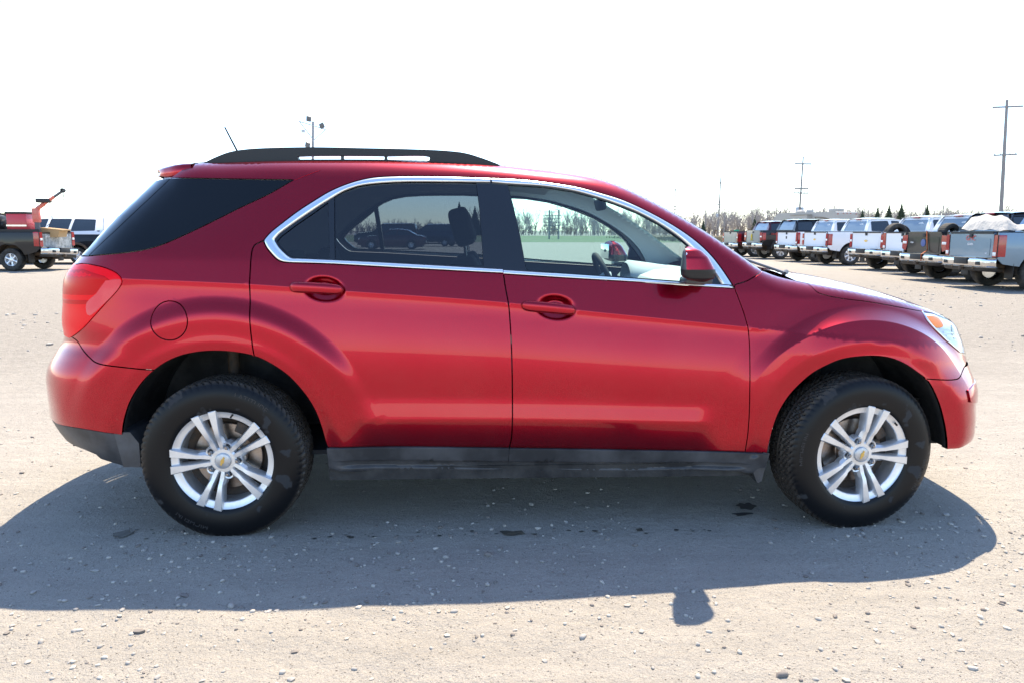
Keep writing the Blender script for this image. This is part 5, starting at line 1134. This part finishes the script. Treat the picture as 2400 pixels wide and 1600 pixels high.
def conifer_mesh(h,w,seed):
    rng=np.random.default_rng(seed); m=MB(); V=[];F=[]
    n=int(26*h)
    for i in range(n):
        t=(i+.5)/n; z=h*(.08+.92*t); R=w*(1-t)**.85*(.85+.3*rng.random())
        for b in range(max(3,int(9*(1-t)+2))):
            a=rng.uniform(0,2*math.pi); L=R*rng.uniform(.7,1.12); d=np.array((math.cos(a),math.sin(a),0)); p0=np.array((0,0,z)); tip=p0+d*L+np.array((0,0,-.28*L+.06)); sd=np.array((-d[1],d[0],0))*(.10+.16*L)
            mid=(p0*.45+tip*.55)+np.array((0,0,.03)); o=len(V); V+= [p0,mid+sd,tip,mid-sd,mid+np.array((0,0,-.16-.1*L))]; F+= [(o,o+1,o+2),(o,o+2,o+3),(o,o+1,o+4),(o+1,o+2,o+4),(o+2,o+3,o+4),(o+3,o,o+4)]
    m.add(V,F); return m.mesh('crown','needles',0)
CON=[conifer_mesh(6.,1.5,s) for s in (1,2,3)]; CTR=MB().tube([(0,0,-.1),(0,0,6)],[.14,.02],7).mesh('trunk','bark_grey')
for lb,x,y,s_,k in (('small green spruce at the foot of the transformer pole left of the maroon pickup',45.2,145.9,.50,0),('low dark conifer left of the motorhome',78.,205.,.80,1),('first spruce from the left of the clump above the white pickups',80.5,150.,.86,2),('second spruce from the left of the clump above the white pickups',83.2,149.,.93,0),('third spruce from the left of the clump above the white pickups',86.2,150.,1.0,1),('fourth spruce from the left of the clump above the white pickups',88.3,149.,1.05,2),('dark spruce at the foot of the taller thin bare pole',91.4,145.,1.0,0),('spruce just left of the tallest utility pole',106.5,140.,.80,1),('small spruce at the foot of the tallest utility pole',109.,140.,.82,2),('small spruce right of the tallest utility pole',116.,140.,.80,0),('large dark spruce at the right edge of the view',108.,118.,1.30,1),('spruce beside the large one at the right edge',104.5,118.,.75,2),('dark spruce standing over the wood behind the parked saloon',-6.,188.,1.25,0),('second dark spruce over the wood behind the parked saloon',-2.,190.,1.1,1),('third dark spruce over the wood behind the parked saloon',2.5,188.,1.15,2)):
    root=empty('spruce_tree',(x,y,0)); root.scale=(s_*1.3,s_*1.3,s_*1.15); tag(root,lb,'spruce','spruces beyond the yard'); link('trunk',CTR,root); c=link('crown',CON[k],root)
# fields beyond the yard
def flat(name,pts,z,mat,label=None):
    o=MB().add([(x,y,z) for x,y in pts],[tuple(range(len(pts)))]).build(name,mat,None,0); tag(o,kind='structure'); return o
principled('field_green',(.10,.135,.055),.95,var=(.06,.7,(.15,.16,.08)))
flat('field',[(-160,84),(30,84),(36,120),(44,196),(-160,200)],.006,'field_green')
flat('verge',[(24,66),(60,60),(140,75),(320,150),(320,260),(42,240),(34,120)],.010,'dry_grass')
# tall dry grass on the verge
gr=MB();V=[];F=[]
for i in range(9000):
    x=rngT.uniform(24,75);y=rngT.uniform(68,140)
    h=rngT.uniform(.25,.75);a=rngT.uniform(0,3.14);w=.05;dx,dy=math.cos(a)*w,math.sin(a)*w;lx,ly=rngT.normal(0,.15,2);o=len(V)
    V+= [(x-dx,y-dy,0),(x+dx,y+dy,0),(x+lx,y+ly,h)];F.append((o,o+1,o+2))
gr.add(V,F); go=gr.build('dry_grass','dry_grass',None,0); tag(go,'tall dry tan grass beyond the maroon pickup','grass',kind='stuff')
# ---------------------------------------------------------------- wheels
TR=.362
def tyre_mesh():
    n=480;prof=[]  # (radius, axial) outer side is negative y
    half=[(.222,-.098),(.232,-.106),(.244,-.109),(.262,-.1125),(.285,-.1145),(.305,-.1135),(.322,-.109),(.334,-.104),(.343,-.099),(.350,-.094)]
    tread=[(.354,-.089),(.358,-.084)]+[(.3615-.0035*(abs(a)/.08)**2,a) for a in np.linspace(-.080,.080,21)]+[(.358,.084),(.354,.089)]
    prof=half+tread+[(r,-a) for r,a in half[::-1]]
    R=np.array([p[0] for p in prof]);A=np.array([p[1] for p in prof]);th=np.linspace(0,2*math.pi,n,endpoint=False)
    TH,AA=np.meshgrid(th,A,indexing='ij');RR=np.tile(R,(n,1))
    # swept grooves from the shoulder to the middle, two rings and a centre sipe
    ph=TH*72/(2*math.pi)+np.abs(AA)*34; lat=((ph%1)<.30)
    ring=(np.abs(np.abs(AA)-.035)<.004)|(np.abs(AA)<.003)
    shoulder=(RR>.3425)
    groove=((lat&(np.abs(AA)>.012))|ring)&shoulder
    depth=np.where(RR>.353,.0075,.004)
    RR=RR-groove*depth
    # raised rings on the side wall
    P=np.stack([RR*np.cos(TH),AA,RR*np.sin(TH)],-1)
    return MB().grid(P,close_u=True)
def blade(mb,ang,sgn):
    tab=[(.034,.0015,.022),(.055,.0035,.033),(.075,.0052,.0375),(.098,.008,.0372),(.112,.0095,.0335),(.150,.0130,.0425),(.205,.0175,.0555),(.222,.0188,.0600),(.2325,.020,.0630)]
    rows=[]
    for r,a,b in tab:
        top=float(np.interp(r,[.034,.06,.10,.113,.20,.222,.2325],[-.017,-.012,-.0075,-.0005,.0025,.002,-.006])); bot=-.045
        be=.0045 if r>.105 else .011
        sec=[(a-.002,bot),(a,top-.006),(a+.003,top),(b-be,top),(b,top-be*.9-.003),(b+.003,bot)]
        rows.append([(r,sgn*v,o) for v,o in sec])
    c,s=math.cos(ang),math.sin(ang)
    P=[[(r*c-v*s,-o,r*s+v*c) for r,v,o in row] for row in rows]
    mb.grid(np.array(P)); mb.add(P[-1],[tuple(range(6))])
def rim_mesh():
    m=MB()
    m.lathe([(.2362,.016),(.2385,.008),(.2372,.001),(.2335,-.0012),(.2290,.0012),(.2225,.0100),(.2150,.0135),(.2060,.0160),(.1950,.0185),(.1922,.0220),(.1905,.05),(.190,.10),(.190,.19)],120)
    for k in range(5):
        for s in (-1,1): blade(m,2*math.pi*k/5,s)
    # hub with pockets between the spoke pairs
    m.lathe([(.0005,.014),(.052,.014),(.060,.020),(.062,.05)],60)
    for k in range(5):
        a=2*math.pi*(k+.5)/5; c=(.064*math.cos(a),0,.064*math.sin(a))
        m.lathe([(.0125,.034),(.0155,.0165),(.0215,.0145),(.0255,.024),(.026,.05)],24,'y',c)
        # web from hub to pocket
    return m
def wheel_parts(root,ang,steer_disc=True):
    t=link('tyre',TYRE,root)
    r=link('rim',RIM,root); r.rotation_euler=(0,-ang,0)
    for k in range(5):
        a=2*math.pi*(k+.5)/5+ang
        o=link('lug_nut',NUT,root,(.064*math.cos(a),0,.064*math.sin(a)))
    cap=link('centre_cap',CAP,root); e=link('badge',BADGE,root); 
    link('brake_disc',DISC,root); link('brake_caliper',CALIPER,root)
    vs=link('valve',VALVE,root); vs.rotation_euler=(0,-(ang+math.radians(40)),0)
    return cap
TYRE=tyre_mesh().mesh('tyre','tyre_rubber',34); RIM=rim_mesh().mesh('rim','alloy',28)
m=MB(); m.lathe([(.0005,-.004),(.0062,-.0035),(.0088,.000),(.0098,.006),(.0100,.022),(.0125,.024)],6,'y'); NUT=m.mesh('lug_nut','nut_chrome',30)
m=MB(); m.lathe([(.0005,.0045),(.026,.0052),(.0315,.0070),(.0325,.006),(.0350,.0075),(.0362,.016)],48); CAP=m.mesh('centre_cap','cap_silver',25)
bw=[(-.0185,.0042),(-.0065,.0042),(-.0065,.0078),(.0075,.0078),(.0075,.0042),(.0205,.0042),(.0185,-.0042),(.0065,-.0042),(.0065,-.0078),(-.0075,-.0078),(-.0075,-.0042),(-.0205,-.0042)]
rb=[(x*math.cos(1.15)-z*math.sin(1.15),x*math.sin(1.15)+z*math.cos(1.15)) for x,z in bw]
m=MB(); m.prism(rb,.0025,.0065); BADGE=m.mesh('badge','gold_badge',20)
m=MB(); m.lathe([(.062,.06),(.075,.062),(.080,.086),(.082,.088),(.148,.088),(.150,.090),(.150,.104),(.148,.106),(.05,.106)],72); DISC=m.mesh('brake_disc','brake_steel',30)
m=MB()
for a0 in np.linspace(math.radians(28),math.radians(66),6): m.box((.148*math.cos(a0),.086,.148*math.sin(a0)),(.05,.05,.030),Matrix.Rotation(-a0,3,'Y'),bev=.006)
m.lathe([(.197,.10),(.16,.118),(.06,.12)],48); CALIPER=m.mesh('brake_caliper','cast_iron',30)
m=MB(); m.tube([(.214,.02,0),(.206,-.004,0)],.0045,8); VALVE=m.mesh('valve','black_rubber',30)
STEER=math.radians(6.8)
def ring_text(body,size,rad,mid,y):
    me=text_mesh(body,size,.0006)
    co=np.zeros(len(me.vertices)*3); me.vertices.foreach_get('co',co); co=co.reshape(-1,3); 
    w=mid-co[:,0]/rad; r=rad+co[:,1]; out=np.stack([r*np.cos(w),y-co[:,2],r*np.sin(w)],1); me.vertices.foreach_set('co',out.ravel()); me.update(); me.materials.clear(); me.materials.append(MAT['letter_rubber']); return me
principled('letter_rubber',(.022,.022,.024),.5)
for xc,side,ang,front in ((-WB/2,-1,math.radians(36),0),(WB/2,-1,math.radians(1),1),(-WB/2,1,math.radians(20),0),(WB/2,1,math.radians(50),1)):
    w=empty('wheel',(xc,side*.795,.3465),0,car)
    if side>0: w.rotation_euler=(0,0,math.pi)
    w.rotation_euler[2]+= STEER if front else 0
    off=.7
    g=wheel_parts(w,ang)
    for o in w.children:
        if o.name.startswith(('rim','lug','centre','badge','brake','valve')): o.location.y+= -.1035
    if side<0:
        for body,mid in ((('MICHELIN',math.radians(172)),('MICHELIN',math.radians(-20))) if front else (('LATITUDE',math.radians(62)),('MICHELIN',math.radians(242)))):
            t=link('lettering',ring_text(body,.034,.305,mid,-.1130),w)
# wheel houses, floor pan, exhaust
for xc,front in ((-WB/2,0),(WB/2,1)):
    for side in (-1,1):
        P=[];line=L_['arch_front' if front else 'arch_rear']
        for px,pz in line:
            d=math.hypot(px-xc,pz-ZW); ox,oz=xc+(px-xc)*(d+.004)/d,ZW+(pz-ZW)*(d+.004)/d; g=1.03
            yo=float(Y(ox,oz))-.010
            P.append([(ox,side*yo,oz),(ox,side*(yo-.035),oz)]+[(xc+(ox-xc)*g,side*y,ZW+(oz-ZW)*g) for y in (yo-.05,.62,.40)])
        m=MB(); m.grid(np.array(P)); ring=[p[-1] for p in P]; m.add([(xc,side*.40,ZW)]+ring,[(0,i+1,i+2) for i in range(len(ring)-1)])
        m.build('wheel_arch_liner','liner',car,60)
        # strut / damper and lower arm behind the wheel
        s=MB(); s.tube([(xc-.04,side*.55,.25),(xc-.06,side*.5,.78)],.028,10); s.tube([(xc,side*.62,.30),(xc+.02,side*.2,.24)],.025,8); s.build('suspension_strut','cast_iron',car)
m=MB(); m.box((0,0,.27),(1.95,1.70,.06)); m.box((0,0,.23),(1.7,.5,.06)); m.box((-1.95,0,.40),(.5,1.3,.10)); m.box((1.95,0,.36),(.35,1.2,.10)); m.build('floor_pan','liner',car)
m=MB(); m.tube([(-.9,-.2,.24),(-1.2,-.35,.25),(-1.9,-.45,.30)],.03,10); m.tube([(-1.75,-.45,.29),(-2.05,-.45,.30)],[.085,.085],14); m.build('exhaust','cast_iron',car)
# ribbed intake hose behind the nose, seen past the front tyre
pts=[];rs=[]
for i in range(37): t=i/36; pts.append((1.80+.02*t,-.62,.56-.25*t)); rs.append(.055+(.009 if i%4<2 else 0))
MB().tube(pts,rs,18).build('ribbed_hose','black_rubber',car,60)
# mud flap behind front wheel and rear liner lip
MB().prism([(.985,.36),(1.015,.355),(1.0,.30),(.985,.225),(.965,.215),(.945,.262)],-.885,-.60).build('mud_deflector','black_plastic',car)
MB().prism([(-1.905,.47),(-1.835,.47),(-1.80,.42),(-1.80,.31),(-1.875,.312)],-.855,-.58).build('mud_deflector','black_plastic',car)
# ---------------------------------------------------------------- ground
def ground_material():
    m=principled('gravel_dirt',(.36,.29,.22),1.0,spec=.0); nt=m.node_tree; b=nt.nodes['Principled BSDF']; tc=nt.nodes.new('ShaderNodeTexCoord')
    def noise(sc,det=6,ro=.6):
        n=nt.nodes.new('ShaderNodeTexNoise'); n.inputs['Scale'].default_value=sc; n.inputs['Detail'].default_value=det; n.inputs['Roughness'].default_value=ro; nt.links.new(tc.outputs['Object'],n.inputs['Vector']); return n
    def ramp(src,p0,p1,c0,c1):
        r=nt.nodes.new('ShaderNodeValToRGB'); r.color_ramp.elements[0].position=p0; r.color_ramp.elements[1].position=p1; r.color_ramp.elements[0].color=(*c0,1); r.color_ramp.elements[1].color=(*c1,1); nt.links.new(src,r.inputs[0]); return r
    def mix(f,a,b_,mode='MIX'):
        x=nt.nodes.new('ShaderNodeMix'); x.data_type='RGBA'; x.blend_type=mode
        if isinstance(f,float): x.inputs[0].default_value=f
        else: nt.links.new(f,x.inputs[0])
        nt.links.new(a,x.inputs[6]); nt.links.new(b_,x.inputs[7]); return x
    big=ramp(noise(.55,6,.6).outputs[0],.3,.7,(.31,.275,.235),(.47,.43,.37))
    mid=ramp(noise(4.2,8,.7).outputs[0],.35,.68,(.25,.225,.19),(.52,.47,.405))
    fine=ramp(noise(160,4,.8).outputs[0],.32,.68,(.12,.11,.10),(.58,.535,.475))
    # tyre tracks: noise drawn out along one direction
    mpn=nt.nodes.new('ShaderNodeMapping'); mpn.inputs['Rotation'].default_value=(0,0,.32); mpn.inputs['Scale'].default_value=(.35,5.5,1); nt.links.new(tc.outputs['Object'],mpn.inputs[0])
    tn=nt.nodes.new('ShaderNodeTexNoise'); tn.inputs['Scale'].default_value=1.6; tn.inputs['Detail'].default_value=6; tn.inputs['Roughness'].default_value=.65; nt.links.new(mpn.outputs[0],tn.inputs['Vector'])
    trk=ramp(tn.outputs[0],.35,.65,(.27,.245,.21),(.50,.45,.385))
    grit=ramp(noise(420,3,.8).outputs[0],.36,.64,(.13,.12,.105),(.56,.52,.46))
    c=mix(.5,big.outputs[0],mid.outputs[0]); c=mix(.33,c.outputs[2],trk.outputs[0]); c=mix(.40,c.outputs[2],fine.outputs[0]); c=mix(.30,c.outputs[2],grit.outputs[0])
    # coarser, greyer gravel beyond the dusty strip; darker base paints in pebbles' shaded sides
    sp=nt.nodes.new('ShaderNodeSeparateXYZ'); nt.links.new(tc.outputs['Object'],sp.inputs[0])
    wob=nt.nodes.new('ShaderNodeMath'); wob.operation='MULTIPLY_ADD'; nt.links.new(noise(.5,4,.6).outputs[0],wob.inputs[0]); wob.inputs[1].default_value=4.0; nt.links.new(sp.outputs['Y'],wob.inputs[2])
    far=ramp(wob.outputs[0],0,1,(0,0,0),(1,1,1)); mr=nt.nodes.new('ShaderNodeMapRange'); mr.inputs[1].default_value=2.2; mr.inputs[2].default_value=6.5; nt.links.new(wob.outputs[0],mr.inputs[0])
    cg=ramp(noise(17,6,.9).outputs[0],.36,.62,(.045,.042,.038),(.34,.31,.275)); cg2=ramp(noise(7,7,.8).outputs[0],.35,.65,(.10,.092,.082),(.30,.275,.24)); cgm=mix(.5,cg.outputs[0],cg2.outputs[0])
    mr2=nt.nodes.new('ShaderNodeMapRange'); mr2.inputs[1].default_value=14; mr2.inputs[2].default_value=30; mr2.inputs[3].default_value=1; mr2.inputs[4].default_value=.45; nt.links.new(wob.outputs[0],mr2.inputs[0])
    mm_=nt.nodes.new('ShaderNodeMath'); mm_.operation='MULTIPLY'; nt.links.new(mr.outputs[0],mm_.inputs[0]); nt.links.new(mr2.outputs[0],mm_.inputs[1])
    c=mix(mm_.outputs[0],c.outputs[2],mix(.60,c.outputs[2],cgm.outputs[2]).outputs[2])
    vo=nt.nodes.new('ShaderNodeTexVoronoi'); vo.inputs['Scale'].default_value=75; nt.links.new(tc.outputs['Object'],vo.inputs['Vector'])
    st=ramp(vo.outputs['Distance'],.16,.26,(1,1,1),(0,0,0))
    sel=ramp(noise(45,2,.5).outputs[0],.53,.56,(0,0,0),(1,1,1))
    mu=nt.nodes.new('ShaderNodeMath'); mu.operation='MULTIPLY'; nt.links.new(st.outputs[0],mu.inputs[0]); nt.links.new(sel.outputs[0],mu.inputs[1])
    sc=ramp(vo.outputs['Color'],.2,.8,(.16,.14,.12),(.60,.56,.50))
    c=mix(mu.outputs[0],c.outputs[2],sc.outputs[0])
    nt.links.new(c.outputs[2],b.inputs['Base Color'])
    h=nt.nodes.new('ShaderNodeMath'); h.operation='MULTIPLY_ADD'; nt.links.new(noise(110,5,.75).outputs[0],h.inputs[0]); h.inputs[1].default_value=.55; nt.links.new(mu.outputs[0],h.inputs[2])
    h2=nt.nodes.new('ShaderNodeMath'); h2.operation='MULTIPLY_ADD'; nt.links.new(noise(14,6,.7).outputs[0],h2.inputs[0]); h2.inputs[1].default_value=1.6; nt.links.new(h.outputs[0],h2.inputs[2])
    bp=nt.nodes.new('ShaderNodeBump'); bp.inputs['Strength'].default_value=1.0; bp.inputs['Distance'].default_value=.018; nt.links.new(h2.outputs[0],bp.inputs['Height']); nt.links.new(bp.outputs[0],b.inputs['Normal'])
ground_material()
def vnoise(x,y,seed=0):
    def h(i,j):
        v=np.sin(i*127.1+j*311.7+seed*74.7)*43758.5453; return v-np.floor(v)
    i=np.floor(x);j=np.floor(y);u=x-i;v=y-j;u=u*u*(3-2*u);v=v*v*(3-2*v)
    return (h(i,j)*(1-u)+h(i+1,j)*u)*(1-v)+(h(i,j+1)*(1-u)+h(i+1,j+1)*u)*v
def ground_z(x,y):
    x=np.asarray(x,float);y=np.asarray(y,float)
    a=.010*(vnoise(x*.9,y*.9,1)-.5)+.006*(vnoise(x*2.7,y*2.7,2)-.5)+.004*(vnoise(x*7,y*7,3)-.5)
    # faint wheel ruts running diagonally in front of the car
    d=(y+1.9)+.35*x; a=a-.006*np.exp(-(d/.07)**2)-.005*np.exp(-((d+.28)/.06)**2)
    for cx in (-WB/2,WB/2):
        for cy in (-.79,.79):
            k=np.exp(-(((x-cx)/.3)**2+((y-cy)/.25)**2)); a=a*(1-k)
    f=np.exp(-np.maximum(0,np.hypot(x,y)-8)/6); return a*f-.0
def axis_pts(n0,fine,reach,far):
    p=list(np.arange(0,n0+1e-9,fine));s=fine
    while p[-1]<far:
        s*=1.25; p.append(p[-1]+s)
    return p
xp=axis_pts(3.6,.04,4,2500);gx=np.array(sorted(set([-v for v in xp]+xp)))
yp=axis_pts(3.2,.04,4,2600);yn=axis_pts(2.6,.04,4,1200);gy=np.array(sorted(set([-v for v in yn]+yp)))
X,Yg=np.meshgrid(gx,gy,indexing='ij'); Z=ground_z(X,Yg)
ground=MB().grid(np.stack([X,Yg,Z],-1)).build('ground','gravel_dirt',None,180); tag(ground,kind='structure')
# ---- loose stones
def pebble_mesh(seed):
    bm=bmesh.new(); bmesh.ops.create_icosphere(bm,subdivisions=1,radius=1); rng=np.random.default_rng(seed)
    for v in bm.verts: v.co*=rng.uniform(.78,1.18)
    V=np.array([v.co[:] for v in bm.verts]); bm.verts.index_update(); F=[tuple(v.index for v in f.verts) for f in bm.faces]; bm.free(); return V,F
PB=[pebble_mesh(s) for s in range(6)]
for n_,c_ in (('stone_pale',(.45,.41,.355)),('stone_grey',(.34,.315,.285)),('stone_dark',(.20,.175,.155))): principled(n_,c_,.9,var=(40,.5,tuple(v*.7 for v in c_)))
rngP=np.random.default_rng(5); m=MB()
def scatter(n,x0,x1,y0,y1,s0,s1,p):
    for i in range(n):
        x=rngP.uniform(x0,x1);y=rngP.uniform(y0,y1);s=s0+(s1-s0)*rngP.random()**p
        if float(vnoise(np.array(x*1.3),np.array(y*1.9),9))<rngP.uniform(.1,.75): continue
        V,F=PB[rngP.integers(0,6)]; a=rngP.uniform(0,6.28);c,q=math.cos(a),math.sin(a); sc=np.array((s*rngP.uniform(.8,1.5),s*rngP.uniform(.7,1.1),s*rngP.uniform(.45,.8)))
        W_=V*sc; W_=np.stack([W_[:,0]*c-W_[:,1]*q,W_[:,0]*q+W_[:,1]*c,W_[:,2]],1)+np.array((x,y,float(ground_z(x,y))+s*.18)); m.mi=int(rngP.choice(3,p=(.30,.50,.20))); m.add(W_,F)
scatter(20000,-2.9,2.7,-2.6,-.3,.0014,.012,9); scatter(70,-2.9,2.7,-2.6,-.3,.010,.019,2); scatter(1500,-3.6,3.6,-.9,3.0,.003,.014,2.5); scatter(3500,-8,13,2.2,14,.008,.035,3)
go=m.build('gravel',['stone_pale','stone_grey','stone_dark'],None,60); tag(go,'loose pebbles strewn over the dirt yard','gravel',kind='stuff')

# ---- dark drips of oil and a wet patch
principled('oil',(.03,.027,.025),.55,bump=(60,.6,.004))
def stain(label,cx,cy,a,b,seed,n=26):
    rng=np.random.default_rng(seed); r=np.interp(np.arange(n),np.arange(0,n+1,2),np.concatenate([v:=rng.uniform(.55,1.15,n//2),v[:1]]))
    pts=[(cx+a*r[i]*math.cos(2*math.pi*i/n),cy+b*r[i]*math.sin(2*math.pi*i/n)) for i in range(n)]
    z=lambda x,y:float(ground_z(x,y))+.004
    o=MB().add([(cx,cy,z(cx,cy))]+[(x,y,z(x,y)) for x,y in pts],[(0,i+1,(i+1)%n+1) for i in range(n)]).build('oil_stain','oil',None,180); tag(o,label,'stain','dark stains in the car shadow'); return o
stain('dark oil stain left of the rear wheel',-1.90,-.86,.045,.045,1)
stain('elongated dark oil stain under the middle of the car',-.155,-.90,.075,.032,2); stain('dark round stain between the elongated one and the front wheel',.43,-.885,.02,.02,3)
stain('largest dark stain just left of the front wheel',1.02,-.62,.05,.05,4); stain('dark stain nearer the camera than the largest one by the front wheel',.96,-.72,.06,.022,5)

m=MB(); rngS=np.random.default_rng(3)
for i in range(46):
    x=rngS.uniform(-1.2,.75) if i<30 else rngS.uniform(-2.0,-1.6); y=-.90+rngS.normal(0,.012) if i<30 else -.86+rngS.normal(0,.05); a=rngS.uniform(.004,.016);b=a*rngS.uniform(.4,.8); n=9; rr=rngS.uniform(.6,1.2,n)
    z=float(ground_z(x,y))+.0035; m.add([(x,y,z)]+[(x+a*rr[k]*math.cos(6.283*k/n),y+b*rr[k]*math.sin(6.283*k/n),z) for k in range(n)],[(0,k+1,(k+1)%n+1) for k in range(n)])
o=m.build('oil_drips','oil',None,180); tag(o,'row of small dark oil drips in the car shadow','stain',kind='stuff')
